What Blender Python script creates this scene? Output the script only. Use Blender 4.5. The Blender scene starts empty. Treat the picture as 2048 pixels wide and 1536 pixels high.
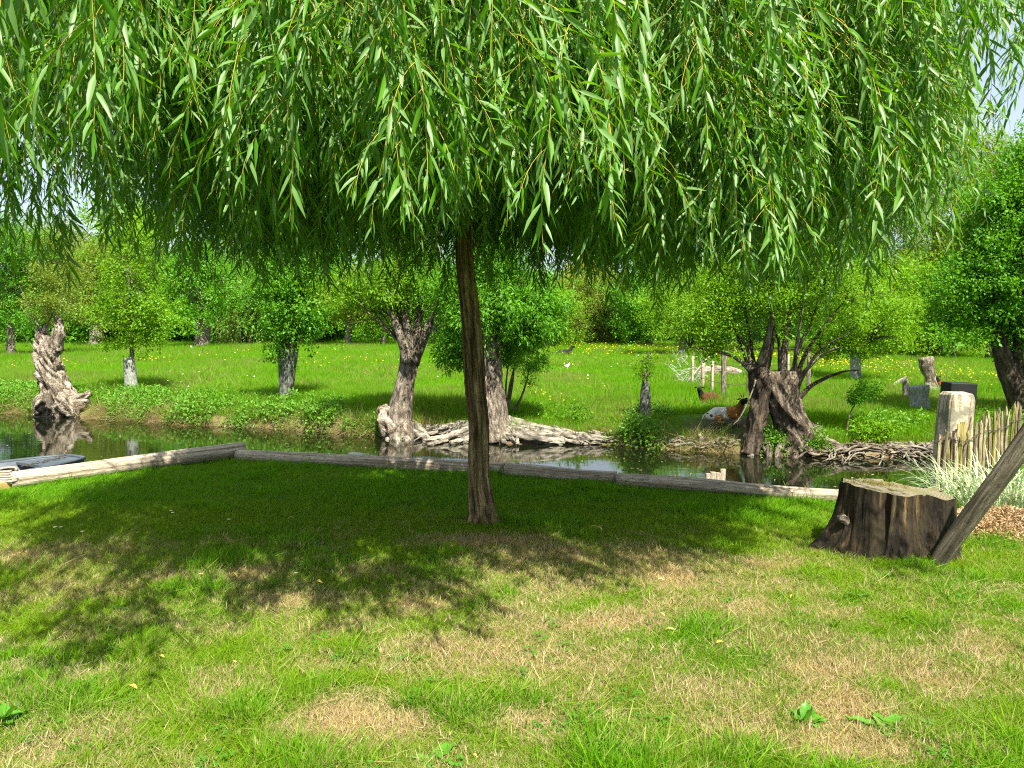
import bpy, math, random
import numpy as np
from mathutils import Vector, Matrix, Euler, noise as mnoise

random.seed(7)
rng = np.random.default_rng(7)
S = bpy.context.scene
COL = S.collection
R = math.radians

# ------------------------------------------------------------------ camera
F = 1538.0                       # focal length in pixels of the 2048 wide photo
HOR = 650.0
CAM_H = 1.6
PITCH = math.atan((768 - HOR) / F)
cd = bpy.data.cameras.new('camera')
cam = bpy.data.objects.new('camera', cd)
COL.objects.link(cam)
cam.location = (0, 0, CAM_H)
cam.rotation_euler = (math.pi / 2 - PITCH, 0, 0)
cd.sensor_width = 36
cd.lens = F / 2048 * 36
cd.clip_start = 0.05
cd.clip_end = 2000
S.camera = cam

# ------------------------------------------------------------------ light
SUN_EL, SUN_AZ = R(57), R(22)    # azimuth measured from straight behind the camera towards the right
sun_vec = Vector((math.sin(SUN_AZ) * math.cos(SUN_EL), -math.cos(SUN_AZ) * math.cos(SUN_EL), math.sin(SUN_EL)))
sl = bpy.data.lights.new('sun', 'SUN')
sl.energy = 5.0
sl.angle = R(0.5)
sl.color = (1.0, 0.95, 0.82)
so = bpy.data.objects.new('sun', sl)
COL.objects.link(so)
so.rotation_euler = sun_vec.to_track_quat('Z', 'Y').to_euler()

W = bpy.data.worlds.new('World')
S.world = W
W.use_nodes = True
nt = W.node_tree
nt.nodes.clear()
wo = nt.nodes.new('ShaderNodeOutputWorld')
bg = nt.nodes.new('ShaderNodeBackground')
sky = nt.nodes.new('ShaderNodeTexSky')
sky.sky_type = 'NISHITA'
sky.sun_disc = False
sky.sun_elevation = SUN_EL
sky.sun_rotation = math.atan2(sun_vec.x, sun_vec.y)
sky.air_density = 1.0
sky.dust_density = 1.6
sky.ozone_density = 1.2
bg.inputs['Strength'].default_value = 0.085
tc = nt.nodes.new('ShaderNodeTexCoord')
mp = nt.nodes.new('ShaderNodeMapping')
mp.inputs['Scale'].default_value = (1.0, 1.0, 2.6)
nz = nt.nodes.new('ShaderNodeTexNoise')
nz.inputs['Scale'].default_value = 2.2
nz.inputs['Detail'].default_value = 7
nz.inputs['Roughness'].default_value = 0.55
cr = nt.nodes.new('ShaderNodeValToRGB')
cr.color_ramp.elements[0].position = 0.38
cr.color_ramp.elements[1].position = 0.62
cr.color_ramp.elements[0].color = (0.5, 0.5, 0.5, 1)
cr.color_ramp.elements[1].color = (0.95, 0.95, 0.95, 1)
mx = nt.nodes.new('ShaderNodeMix')
mx.data_type = 'RGBA'
mx.inputs['B'].default_value = (3.7, 4.15, 4.7, 1)      # thin bright cloud
L = nt.links.new
L(tc.outputs['Generated'], mp.inputs['Vector'])
L(mp.outputs['Vector'], nz.inputs['Vector'])
L(nz.outputs['Fac'], cr.inputs['Fac'])
L(cr.outputs['Color'], mx.inputs['Factor'])
L(sky.outputs['Color'], mx.inputs['A'])
L(mx.outputs['Result'], bg.inputs['Color'])
L(bg.outputs['Background'], wo.inputs['Surface'])

S.view_settings.view_transform = 'Standard'
S.view_settings.look = 'None'
S.view_settings.exposure = 1.5
S.view_settings.gamma = 1
S.render.engine = 'CYCLES'
S.cycles.max_bounces = 5
S.cycles.diffuse_bounces = 2
S.cycles.glossy_bounces = 2
S.cycles.transmission_bounces = 2
S.cycles.caustics_reflective = False
S.cycles.caustics_refractive = False
S.cycles.use_denoising = False
S.cycles.pixel_filter_type = 'BLACKMAN_HARRIS'
S.cycles.filter_width = 1.15

# ------------------------------------------------------------------ numpy noise
_perm = np.random.default_rng(11).random(65536)
def vnoise(x, y, s=0):
    x = np.asarray(x, float); y = np.asarray(y, float)
    xi = np.floor(x).astype(np.int64); yi = np.floor(y).astype(np.int64)
    fx = x - xi; fy = y - yi
    fx = fx * fx * (3 - 2 * fx); fy = fy * fy * (3 - 2 * fy)
    def h(a, b):
        return _perm[((a * 73856093) ^ (b * 19349663) ^ (s * 83492791)) & 65535]
    return (h(xi, yi) * (1 - fx) + h(xi + 1, yi) * fx) * (1 - fy) + (h(xi, yi + 1) * (1 - fx) + h(xi + 1, yi + 1) * fx) * fy
def fbm(x, y, s=0, o=4):
    a = 0; t = 0; w = 1.0; x = np.asarray(x, float); y = np.asarray(y, float)
    for i in range(o):
        a = a + w * vnoise(x, y, s + i * 7); t += w; w *= 0.5; x = x * 2.03; y = y * 2.03
    return a / t
def sstep(a, b, v):
    t = np.clip((v - a) / (b - a), 0, 1)
    return t * t * (3 - 2 * t)

# ------------------------------------------------------------------ picture -> place
def ray(px, py):
    c, s = math.cos(PITCH), math.sin(PITCH)
    u = (px - 1024) / F; v = -(py - 768) / F
    return Vector((u, c + v * s, -s + v * c))
def P(px, py, z=0.0):
    d = ray(px, py); t = (z - CAM_H) / d.z
    return Vector((d.x * t, d.y * t, z))
def PD(px, py, dist):
    d = ray(px, py); t = dist / d.y
    return Vector((d.x * t, dist, CAM_H + d.z * t))

WATER = -0.40
near_pts = [(-60, -14), (-20, -6)] + [tuple(P(a, b).xy) for a, b in ((-700, 1210), (0, 978), (482, 912), (900, 938), (1235, 964), (1700, 1000))] + [(4.35, 7.35), (6.3, 9.0), (12, 9.5), (60, 9.2), (140, 9)]
far_pts = [(-140, 40), (-60, 31), (-30, 24.5)] + [tuple(P(a, b, WATER).xy) for a, b in ((0, 824), (130, 832), (330, 847), (560, 858), (780, 874), (1000, 887), (1200, 890), (1450, 907), (1650, 916), (1880, 916))] + [(12, 11.6), (60, 12.5), (140, 13)]
nx, ny = np.array(near_pts).T
fx_, fy_ = np.array(far_pts).T
def yn(x): return np.interp(x, nx, ny)
def yf(x): return np.interp(x, fx_, fy_) + 0.22 * (fbm(np.asarray(x) * 1.3, 0.5, 3) - 0.5) + 0.05 * (vnoise(np.asarray(x) * 7, 0.1, 5) - 0.5)
def H(x, y):
    x = np.asarray(x, float); y = np.asarray(y, float)
    a = yn(x); b = yf(x)
    lawn = 0.05 * (fbm(x * 0.5, y * 0.5, 21) - 0.5) * sstep(0, 3, np.abs(y - a)) + 0.012 * (fbm(x * 4, y * 4, 22) - 0.5)
    zn = lawn + (-0.95 - lawn) * sstep(0.10, 0.35, y - a)
    t = y - b
    hb = 0.5 + 0.5 * vnoise(x * 0.5, 3.3, 9)
    zf = -0.95 + 0.5 * sstep(-1.0, -0.05, t) + (0.13 + 0.14 * hb) * sstep(-0.06, 0.22, t) + (0.32 - 0.14 * hb) * sstep(0.1, 1.8, t)
    mead = 0.30 * sstep(8, 45, t) + 0.9 * sstep(42, 120, t) + 6.0 * sstep(120, 900, t)
    zf = zf + mead + sstep(0.8, 3, t) * 0.10 * (fbm(x * 0.35, y * 0.35, 31) - 0.5) + sstep(0.2, 1, t) * 0.03 * (fbm(x * 2.2, y * 2.2, 32) - 0.5)
    mid = 0.5 * (a + b)
    return np.where(y < mid, zn, zf)
def G(px, py):
    d = ray(px, py); t = 1.0
    prev = t
    while t < 400:
        p = Vector((0, 0, CAM_H)) + d * t
        if p.z < float(H(p.x, p.y)):
            lo, hi = prev, t
            for _ in range(20):
                m = (lo + hi) / 2; q = Vector((0, 0, CAM_H)) + d * m
                if q.z < float(H(q.x, q.y)): hi = m
                else: lo = m
            q = Vector((0, 0, CAM_H)) + d * hi
            return Vector((q.x, q.y, float(H(q.x, q.y))))
        prev = t; t += 0.02 + t * 0.01
    return Vector((0, 0, CAM_H)) + d * 60
def onbank(px, py, lift=0.0):
    g = G(px, py)
    if g.z < WATER: g = P(px, py, WATER)
    return g + Vector((0, 0, lift))
ROOTZ = [(P(a, c, WATER).x, P(b_, c, WATER).x) for a, b_, c in ((750, 1215, 884), (1480, 1890, 910), (60, 190, 832))]
def rootz(x):
    x = np.asarray(x); k = np.zeros(x.shape, bool)
    for a, b_ in ROOTZ: k |= (x > a) & (x < b_)
    return k
def ground(x, y, up=0.0):
    return Vector((x, y, float(H(x, y)) + up))

# ------------------------------------------------------------------ tagging helpers
def tag(o, label=None, cat=None, group=None, kind=None):
    if label: o['label'] = label
    if cat: o['category'] = cat
    if group: o['group'] = group
    if kind: o['kind'] = kind
    return o
def empty(name, loc, label, cat, group=None, rz=0):
    o = bpy.data.objects.new(name, None); COL.objects.link(o)
    o.location = loc; o.rotation_euler = (0, 0, rz); o.empty_display_size = 0.1
    return tag(o, label, cat, group)
def link(name, me, mat=None, parent=None, loc=None):
    o = bpy.data.objects.new(name, me); COL.objects.link(o)
    if mat is not None and len(me.materials) == 0:
        for m in (mat if isinstance(mat, (list, tuple)) else [mat]): me.materials.append(m)
    if parent is not None:
        o.parent = parent
    if loc is not None: o.location = loc
    return o
def copy_tree(o, parent=None):
    c = o.copy(); COL.objects.link(c); c.parent = parent
    for ch in list(o.children): copy_tree(ch, c)
    return c

# ------------------------------------------------------------------ materials
def mat_new(name):
    m = bpy.data.materials.new(name); m.use_nodes = True
    n = m.node_tree.nodes; n.clear()
    out = n.new('ShaderNodeOutputMaterial')
    return m, m.node_tree, out
def N(t, typ, **kw):
    n = t.nodes.new(typ)
    for k, v in kw.items():
        if k in n.inputs.keys() if hasattr(n.inputs, 'keys') else False: n.inputs[k].default_value = v
        else: setattr(n, k, v)
    return n
def mixc(t, fac, a, b, blend='MIX'):
    m = t.nodes.new('ShaderNodeMix'); m.data_type = 'RGBA'; m.blend_type = blend
    for sock, v in (('Factor', fac), ('A', a), ('B', b)):
        if isinstance(v, bpy.types.NodeSocket): t.links.new(v, m.inputs[sock])
        elif sock == 'Factor': m.inputs[sock].default_value = v
        else: m.inputs[sock].default_value = (*v, 1)
    return m.outputs['Result']
def math_(t, op, a, b=0.0, clamp=False):
    m = t.nodes.new('ShaderNodeMath'); m.operation = op; m.use_clamp = clamp
    for i, v in ((0, a), (1, b)):
        if isinstance(v, bpy.types.NodeSocket): t.links.new(v, m.inputs[i])
        else: m.inputs[i].default_value = v
    return m.outputs[0]
def noise_(t, vec, scale, detail=4, rough=0.55, out='Fac'):
    n = t.nodes.new('ShaderNodeTexNoise'); n.inputs['Scale'].default_value = scale
    n.inputs['Detail'].default_value = detail; n.inputs['Roughness'].default_value = rough
    if vec is not None: t.links.new(vec, n.inputs['Vector'])
    return n.outputs[out]
def ramp_(t, fac, stops):
    r = t.nodes.new('ShaderNodeValToRGB'); e = r.color_ramp.elements
    e[0].position, e[0].color = stops[0][0], (*stops[0][1], 1)
    e[1].position, e[1].color = stops[-1][0], (*stops[-1][1], 1)
    for p, c in stops[1:-1]:
        k = e.new(p); k.color = (*c, 1)
    t.links.new(fac, r.inputs['Fac'])
    return r.outputs['Color']
def mapping(t, vec, scale):
    m = t.nodes.new('ShaderNodeMapping'); m.inputs['Scale'].default_value = scale
    t.links.new(vec, m.inputs['Vector']); return m.outputs['Vector']
def bump_(t, h, strength, dist):
    b = t.nodes.new('ShaderNodeBump'); b.inputs['Strength'].default_value = strength; b.inputs['Distance'].default_value = dist
    t.links.new(h, b.inputs['Height']); return b.outputs['Normal']
def attr(t, name, typ='GEOMETRY', out='Fac'):
    a = t.nodes.new('ShaderNodeAttribute'); a.attribute_type = typ; a.attribute_name = name
    return a.outputs[out]

def leaf_mat(name, ca, cb, trans=0.35, tcol=None, rough=0.45, under=None, spec=0.35, dry=None, dcol=(0.36, 0.25, 0.10)):
    m, t, out = mat_new(name)
    oi = t.nodes.new('ShaderNodeObjectInfo'); gi = t.nodes.new('ShaderNodeNewGeometry')
    f = math_(t, 'ADD', math_(t, 'MULTIPLY', oi.outputs['Random'], 0.5), math_(t, 'MULTIPLY', gi.outputs['Random Per Island'], 0.5))
    c = mixc(t, f, ca, cb)
    if dry:
        d = attr(t, 'dry', 'INSTANCER')
        k = math_(t, 'SUBTRACT', math_(t, 'ADD', d, math_(t, 'MULTIPLY', gi.outputs['Random Per Island'], 0.9)), 0.45)
        k = math_(t, 'MULTIPLY', math_(t, 'SUBTRACT', k, 0.35), 3.5, True)
        dc = mixc(t, oi.outputs['Random'], dcol, tuple(x * 0.55 for x in dcol))
        lush = attr(t, 'lush', 'INSTANCER')
        c = mixc(t, lush, c, mixc(t, gi.outputs['Random Per Island'], (0.070, 0.225, 0.004), (0.145, 0.335, 0.005)))
        c = mixc(t, k, c, dc)
    cf = c
    if under is not None:
        cf = mixc(t, gi.outputs['Backfacing'], c, under)
    p = t.nodes.new('ShaderNodeBsdfPrincipled'); p.inputs['Roughness'].default_value = rough
    p.inputs['Specular IOR Level'].default_value = spec
    t.links.new(cf, p.inputs['Base Color'])
    tr = t.nodes.new('ShaderNodeBsdfTranslucent')
    tm = mixc(t, 1.0, c, tcol or (1.5, 1.25, 0.55), 'MULTIPLY')
    t.links.new(tm, tr.inputs['Color'])
    ms = t.nodes.new('ShaderNodeMixShader'); ms.inputs[0].default_value = trans
    t.links.new(p.outputs[0], ms.inputs[1]); t.links.new(tr.outputs[0], ms.inputs[2])
    t.links.new(ms.outputs[0], out.inputs['Surface'])
    return m

def bark_mat(name, c1, c2, c3, sc=14, bump=0.012, stretch=0.16, rough=0.92):
    m, t, out = mat_new(name)
    gc = attr(t, 'gc', out='Vector')
    v = mapping(t, gc, (1, 1, stretch))
    n1 = noise_(t, v, sc, 6, 0.65)
    n2 = noise_(t, gc, sc * 0.35, 4)
    n3 = noise_(t, mapping(t, gc, (1, 1, 0.5)), sc * 4, 3)
    h = math_(t, 'ADD', n1, math_(t, 'MULTIPLY', n3, 0.3))
    c = ramp_(t, n1, [(0.40, c1), (0.50, c2), (0.61, c3)])
    c = mixc(t, ramp_(t, n2, [(0.4, (0, 0, 0)), (0.65, (0.55, 0.55, 0.55))]), c, tuple(x * 0.6 for x in c2))
    n4 = noise_(t, mapping(t, gc, (1, 1, max(stretch, .12))), sc * 2.6, 6, 0.7)
    c = mixc(t, ramp_(t, n4, [(0.36, (.85, .85, .85)), (0.46, (0, 0, 0))]), c, tuple(x * 0.35 for x in c1))
    h = math_(t, 'ADD', h, math_(t, 'MULTIPLY', n4, 0.9))
    p = t.nodes.new('ShaderNodeBsdfPrincipled'); p.inputs['Roughness'].default_value = rough
    p.inputs['Specular IOR Level'].default_value = 0.2
    t.links.new(c, p.inputs['Base Color'])
    t.links.new(bump_(t, h, 1.0, bump * 1.5), p.inputs['Normal'])
    t.links.new(p.outputs[0], out.inputs['Surface'])
    return m
def plain_mat(name, c, rough=0.7, var=0.35, sc=8, metal=0, bump=0.0, spec=0.3):
    m, t, out = mat_new(name)
    tc = t.nodes.new('ShaderNodeTexCoord')
    n1 = noise_(t, tc.outputs['Object'], sc, 5, 0.6)
    cc = ramp_(t, n1, [(0.3, tuple(x * (1 - var) for x in c)), (0.7, tuple(min(1, x * (1 + var)) for x in c))])
    p = t.nodes.new('ShaderNodeBsdfPrincipled'); p.inputs['Roughness'].default_value = rough
    p.inputs['Metallic'].default_value = metal; p.inputs['Specular IOR Level'].default_value = spec
    t.links.new(cc, p.inputs['Base Color'])
    if bump: t.links.new(bump_(t, n1, 0.8, bump), p.inputs['Normal'])
    t.links.new(p.outputs[0], out.inputs['Surface'])
    return m

M = {}
M['willow_leaf'] = leaf_mat('willow_leaf', (0.060, 0.215, 0.006), (0.135, 0.345, 0.012), 0.42, rough=0.42, under=(0.15, 0.29, 0.07), spec=0.38)
M['fresh_leaf'] = leaf_mat('fresh_leaf', (0.100, 0.260, 0.006), (0.205, 0.41, 0.010), 0.48, rough=0.5)
M['mid_leaf'] = leaf_mat('mid_leaf', (0.060, 0.225, 0.008), (0.140, 0.36, 0.012), 0.46, rough=0.5)
M['rich_leaf'] = leaf_mat('rich_leaf', (0.065, 0.235, 0.008), (0.15, 0.39, 0.016), 0.46, rough=0.5)
M['olive_leaf'] = leaf_mat('olive_leaf', (0.13, 0.21, 0.022), (0.23, 0.32, 0.035), 0.44, rough=0.55)
M['dark_leaf'] = leaf_mat('dark_leaf', (0.030, 0.100, 0.012), (0.070, 0.175, 0.018), 0.35, rough=0.5)
M['yellow_leaf'] = leaf_mat('yellow_leaf', (0.17, 0.27, 0.015), (0.30, 0.34, 0.035), 0.42, rough=0.5)
M['pale_willow_leaf'] = leaf_mat('pale_willow_leaf', (0.15, 0.27, 0.035), (0.25, 0.38, 0.07), 0.4, rough=0.45)
M['nettle_leaf'] = leaf_mat('nettle_leaf', (0.075, 0.215, 0.012), (0.15, 0.33, 0.02), 0.34, rough=0.5)
M['grass'] = leaf_mat('grass_blade', (0.112, 0.235, 0.006), (0.225, 0.355, 0.010), 0.42, rough=0.6, spec=0.12, dry=True, dcol=(0.50, 0.41, 0.18))
M['meadow'] = leaf_mat('meadow_blade', (0.088, 0.25, 0.006), (0.172, 0.37, 0.009), 0.40, rough=0.6, spec=0.1, dry=True, dcol=(0.34, 0.27, 0.12))
M['straw'] = leaf_mat('straw_blade', (0.34, 0.27, 0.14), (0.50, 0.41, 0.24), 0.25, rough=0.7)
M['reed'] = leaf_mat('bank_grass', (0.11, 0.20, 0.02), (0.20, 0.28, 0.03), 0.3, rough=0.7, dry=True, dcol=(0.40, 0.29, 0.15))
M['ribbon'] = leaf_mat('ribbon_blade', (0.42, 0.52, 0.30), (0.66, 0.72, 0.50), 0.3, tcol=(1, 1, 0.8), rough=0.45)
M['dock'] = leaf_mat('dock_leaf', (0.07, 0.22, 0.015), (0.11, 0.30, 0.025), 0.3, rough=0.4)
M['clover'] = leaf_mat('clover_leaf', (0.045, 0.17, 0.010), (0.08, 0.23, 0.015), 0.3, rough=0.5)
M['buttercup'] = leaf_mat('buttercup_petal', (0.80, 0.60, 0.01), (0.90, 0.72, 0.02), 0.3, tcol=(1, 1, 1))
M['fallen'] = leaf_mat('fallen_leaf', (0.62, 0.50, 0.03), (0.60, 0.50, 0.20), 0.3, tcol=(1, 1, 1))
M['twig'] = plain_mat('willow_twig', (0.42, 0.31, 0.04), 0.5, 0.3, 6)
M['bark_willow'] = bark_mat('willow_bark', (0.06, 0.040, 0.017), (0.23, 0.165, 0.075), (0.50, 0.38, 0.19), 26, 0.03, 0.075)
M['bark_grey'] = bark_mat('grey_bark', (0.07, 0.055, 0.04), (0.22, 0.18, 0.135), (0.42, 0.36, 0.28), 16, 0.03, 0.3)
M['bark_mid'] = bark_mat('mid_bark', (0.035, 0.028, 0.02), (0.13, 0.10, 0.07), (0.30, 0.25, 0.18), 15, 0.03, 0.3)
M['bark_dark'] = bark_mat('dark_bark', (0.03, 0.022, 0.015), (0.085, 0.065, 0.045), (0.17, 0.135, 0.09), 14, 0.03, 0.25)
M['dead_wood'] = bark_mat('dead_wood', (0.09, 0.06, 0.035), (0.36, 0.30, 0.22), (0.60, 0.53, 0.44), 12, 0.06, 0.35)
M['root'] = bark_mat('root_bark', (0.08, 0.07, 0.055), (0.26, 0.23, 0.18), (0.46, 0.41, 0.33), 12, 0.02, 0.35)
M['log'] = bark_mat('weathered_log', (0.20, 0.155, 0.10), (0.42, 0.35, 0.255), (0.58, 0.50, 0.38), 30, 0.006, 0.025)
M['pole'] = bark_mat('pole_wood', (0.07, 0.06, 0.04), (0.20, 0.165, 0.115), (0.34, 0.29, 0.22), 30, 0.006, 0.06)
M['pale'] = bark_mat('pale_wood', (0.12, 0.085, 0.045), (0.36, 0.29, 0.17), (0.55, 0.46, 0.30), 40, 0.004, 0.05)
M['pale_dark'] = bark_mat('pale_wood_dark', (0.06, 0.045, 0.03), (0.19, 0.15, 0.10), (0.34, 0.28, 0.18), 40, 0.004, 0.05)
M['pale_green'] = bark_mat('pale_wood_green', (0.12, 0.11, 0.03), (0.30, 0.27, 0.09), (0.42, 0.37, 0.14), 40, 0.004, 0.05)
M['netting'] = bark_mat('trunk_netting', (0.17, 0.18, 0.15), (0.30, 0.31, 0.27), (0.44, 0.45, 0.40), 45, 0.006, 0.3)
M['netting_dark'] = bark_mat('dark_netting', (0.05, 0.055, 0.04), (0.13, 0.135, 0.11), (0.27, 0.28, 0.24), 30, 0.008, 0.3)
M['wire'] = plain_mat('rusty_wire', (0.09, 0.07, 0.05), 0.6, 0.4, 30, 0.4)
M['wire_pale'] = plain_mat('galvanised_wire', (0.45, 0.46, 0.43), 0.5, 0.2, 30, 0.3)
M['boat'] = plain_mat('boat_hull', (0.055, 0.07, 0.085), 0.45, 0.25, 7, 0, 0.001, 0.5)
M['boat_in'] = plain_mat('boat_inside', (0.13, 0.15, 0.17), 0.6, 0.4, 4)
M['plank'] = bark_mat('new_plank', (0.42, 0.27, 0.09), (0.58, 0.38, 0.13), (0.68, 0.48, 0.20), 18, 0.002, 0.04)
M['rope'] = plain_mat('rope', (0.30, 0.26, 0.21), 0.9, 0.3, 60)
M['black'] = plain_mat('black_sheet', (0.012, 0.012, 0.012), 0.5, 0.4, 5)
M['concrete'] = bark_mat('old_post', (0.10, 0.075, 0.045), (0.42, 0.36, 0.24), (0.60, 0.54, 0.42), 13, 0.012, 0.10)
M['horn'] = plain_mat('horn', (0.10, 0.09, 0.08), 0.5)
M['white_fur'] = plain_mat('white_fur', (0.7, 0.68, 0.62), 0.9, 0.1)
M['black_fur'] = plain_mat('black_fur', (0.012, 0.011, 0.01), 0.9, 0.3)
M['petal'] = plain_mat('daisy_petal', (0.85, 0.85, 0.82), 0.6, 0.05)
M['daisy_eye'] = plain_mat('daisy_centre', (0.75, 0.55, 0.03), 0.7, 0.1)

# ground
def ground_mat(name, green1, green2, soil):
    m, t, out = mat_new(name)
    tc = t.nodes.new('ShaderNodeTexCoord'); o = tc.outputs['Object']
    n1 = noise_(t, o, 26, 6, 0.7); n2 = noise_(t, o, 2.2, 5, 0.6)
    c = mixc(t, n1, green1, green2)
    d = attr(t, 'dry'); s = attr(t, 'soil')
    k = math_(t, 'ADD', d, math_(t, 'SUBTRACT', n2, 0.5), True)
    c = mixc(t, k, c, mixc(t, n1, (0.16, 0.11, 0.055), (0.34, 0.26, 0.14)))
    k2 = math_(t, 'ADD', s, math_(t, 'MULTIPLY', math_(t, 'SUBTRACT', n1, 0.5), 0.5), True)
    c = mixc(t, k2, c, mixc(t, n1, soil, tuple(x * 2.2 for x in soil)))
    p = t.nodes.new('ShaderNodeBsdfPrincipled'); p.inputs['Roughness'].default_value = 0.95
    p.inputs['Specular IOR Level'].default_value = 0.1
    t.links.new(c, p.inputs['Base Color']); t.links.new(bump_(t, n1, 1.0, 0.03), p.inputs['Normal'])
    t.links.new(p.outputs[0], out.inputs['Surface'])
    return m
M['lawn'] = ground_mat('lawn_soil', (0.03, 0.085, 0.005), (0.06, 0.15, 0.008), (0.085, 0.055, 0.03))
M['field'] = ground_mat('meadow_soil', (0.05, 0.12, 0.008), (0.11, 0.23, 0.012), (0.035, 0.025, 0.016))  # meadow soil tone darkened to paint the undercut shadow along the waterline

m, t, out = mat_new('river_water')
tc = t.nodes.new('ShaderNodeTexCoord')
v = mapping(t, tc.outputs['Object'], (1, 2.2, 1))
h = math_(t, 'ADD', noise_(t, v, 2.6, 3, 0.5), math_(t, 'MULTIPLY', noise_(t, v, 16, 2, 0.5), 0.10))
p = t.nodes.new('ShaderNodeBsdfPrincipled')
p.inputs['Base Color'].default_value = (0.006, 0.008, 0.003, 1)
p.inputs['Roughness'].default_value = 0.02
p.inputs['IOR'].default_value = 1.50
p.inputs['Specular IOR Level'].default_value = 1.0
t.links.new(bump_(t, h, 0.06, 0.02), p.inputs['Normal'])
t.links.new(p.outputs[0], out.inputs['Surface'])
M['water'] = m

# ------------------------------------------------------------------ mesh helpers
def mesh_np(name, V, Fq, smooth=True, attrs=None):
    me = bpy.data.meshes.new(name)
    V = np.asarray(V, np.float32)
    me.vertices.add(len(V)); me.vertices.foreach_set('co', V.ravel())
    flat = []; starts = []; tot = 0; totals = []
    for f in (Fq if isinstance(Fq, (list, tuple)) else [Fq]):
        f = np.asarray(f, np.int32)
        if len(f) == 0: continue
        k = f.shape[1]
        flat.append(f.ravel()); starts.append(tot + np.arange(len(f)) * k); tot += len(f) * k
    if flat:
        flat = np.concatenate(flat); starts = np.concatenate(starts)
        me.loops.add(len(flat)); me.loops.foreach_set('vertex_index', flat)
        me.polygons.add(len(starts)); me.polygons.foreach_set('loop_start', starts.astype(np.int32))
        me.polygons.foreach_set('use_smooth', np.full(len(starts), smooth))
    for k, (typ, arr) in (attrs or {}).items():
        a = me.attributes.new(k, typ, 'POINT')
        key = 'vector' if typ == 'FLOAT_VECTOR' else 'value'
        a.data.foreach_set(key, np.asarray(arr).ravel())
    me.update(calc_edges=True)
    me.validate()
    return me

def catmull(pts, n):
    pts = [Vector(p) for p in pts]
    if len(pts) == 2:
        return [pts[0].lerp(pts[1], i / n) for i in range(n + 1)]
    P_ = [pts[0] * 2 - pts[1]] + pts + [pts[-1] * 2 - pts[-2]]
    out = []
    for i in range(1, len(P_) - 2):
        a, b, c, d = P_[i - 1:i + 3]
        for k in range(n):
            u = k / n
            out.append(0.5 * ((2 * b) + (c - a) * u + (2 * a - 5 * b + 4 * c - d) * u * u + (3 * b - a - 3 * c + d) * u ** 3))
    out.append(pts[-1])
    return out

class Tubes:
    """collects tapered, noisy tubes into one mesh; keeps a grain coordinate"""
    def __init__(s): s.V = []; s.Q = []; s.T = []; s.g = []; s.n = 0
    def add(s, pts, rad, seg=8, sub=4, amp=0.0, freq=6.0, ridge=0.0, nridge=9, cap=True, seed=0, squash=None, endamp=1.0):
        c = catmull(pts, sub)
        n = len(c); rr = np.interp(np.linspace(0, 1, n), np.linspace(0, 1, len(rad)), rad)
        C = np.array([list(v) for v in c])
        T = np.gradient(C, axis=0); T /= np.linalg.norm(T, axis=1)[:, None] + 1e-9
        up = np.array([0, 0, 1.0]) if abs(T[0][2]) < 0.9 else np.array([1.0, 0, 0])
        u = np.cross(up, T[0]); u /= np.linalg.norm(u)
        Ls = np.concatenate([[0], np.cumsum(np.linalg.norm(np.diff(C, axis=0), axis=1))])
        th = np.arange(seg) / seg * 2 * np.pi
        V = np.zeros((n, seg, 3)); g = np.zeros((n, seg, 3))
        for i in range(n):
            u = u - T[i] * np.dot(u, T[i]); u /= np.linalg.norm(u) + 1e-9
            w = np.cross(T[i], u)
            r = np.full(seg, rr[i])
            if ridge: r = r * (1 + ridge * (np.sin(nridge * th + 2.5 * vnoise(th * 1.5, Ls[i] * 1.5, seed)) * 0.5 + 0.8 * (vnoise(np.cos(th) * 9 + 20, np.sin(th) * 9 + Ls[i] * 3.0, seed) - 0.5)))
            if amp: r = r + amp * (fbm(np.cos(th) * rr[i] * freq * 2 + 40, np.sin(th) * rr[i] * freq * 2 + Ls[i] * freq, seed + 3, 5) - 0.5) * 2
            V[i] = C[i] + r[:, None] * (np.cos(th)[:, None] * u + np.sin(th)[:, None] * w)
            g[i] = np.stack([np.cos(th) * rr[i], np.sin(th) * rr[i], np.full(seg, Ls[i] + seed * 1.37)], 1)
        if squash is not None: V = V * np.array(squash)
        idx = s.n + np.arange(n * seg).reshape(n, seg)
        a = idx[:-1]; b = idx[1:]
        s.Q.append(np.stack([a, np.roll(a, -1, 1), np.roll(b, -1, 1), b], -1).reshape(-1, 4))
        s.V.append(V.reshape(-1, 3)); s.g.append(g.reshape(-1, 3)); s.n += n * seg
        if cap:
            for e, row in ((0, idx[0]), (1, idx[-1])):
                cen = C[0] if e == 0 else C[-1]
                s.V.append(np.array([cen])); s.g.append(np.array([[0, 0, Ls[0 if e == 0 else -1] + seed]])); ci = s.n; s.n += 1
                r2 = np.roll(row, -1)
                s.T.append(np.stack([np.full(seg, ci), r2, row] if e == 0 else [np.full(seg, ci), row, r2], 1))
        return s
    def mesh(s, name, smooth=True):
        V = np.concatenate(s.V); Q = np.concatenate(s.Q)
        fs = [Q] + ([np.concatenate(s.T)] if s.T else [])
        return mesh_np(name, V, fs, smooth, {'gc': ('FLOAT_VECTOR', np.concatenate(s.g))})
    def obj(s, name, mat, parent=None, loc=None, smooth=True):
        return link(name, s.mesh(name, smooth), mat, parent, loc)
def tube(name, mat, pts, rad, parent=None, **kw):
    sm = kw.pop('smooth', True)
    return Tubes().add(pts, rad, **kw).obj(name, mat, parent, smooth=sm)

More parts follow.
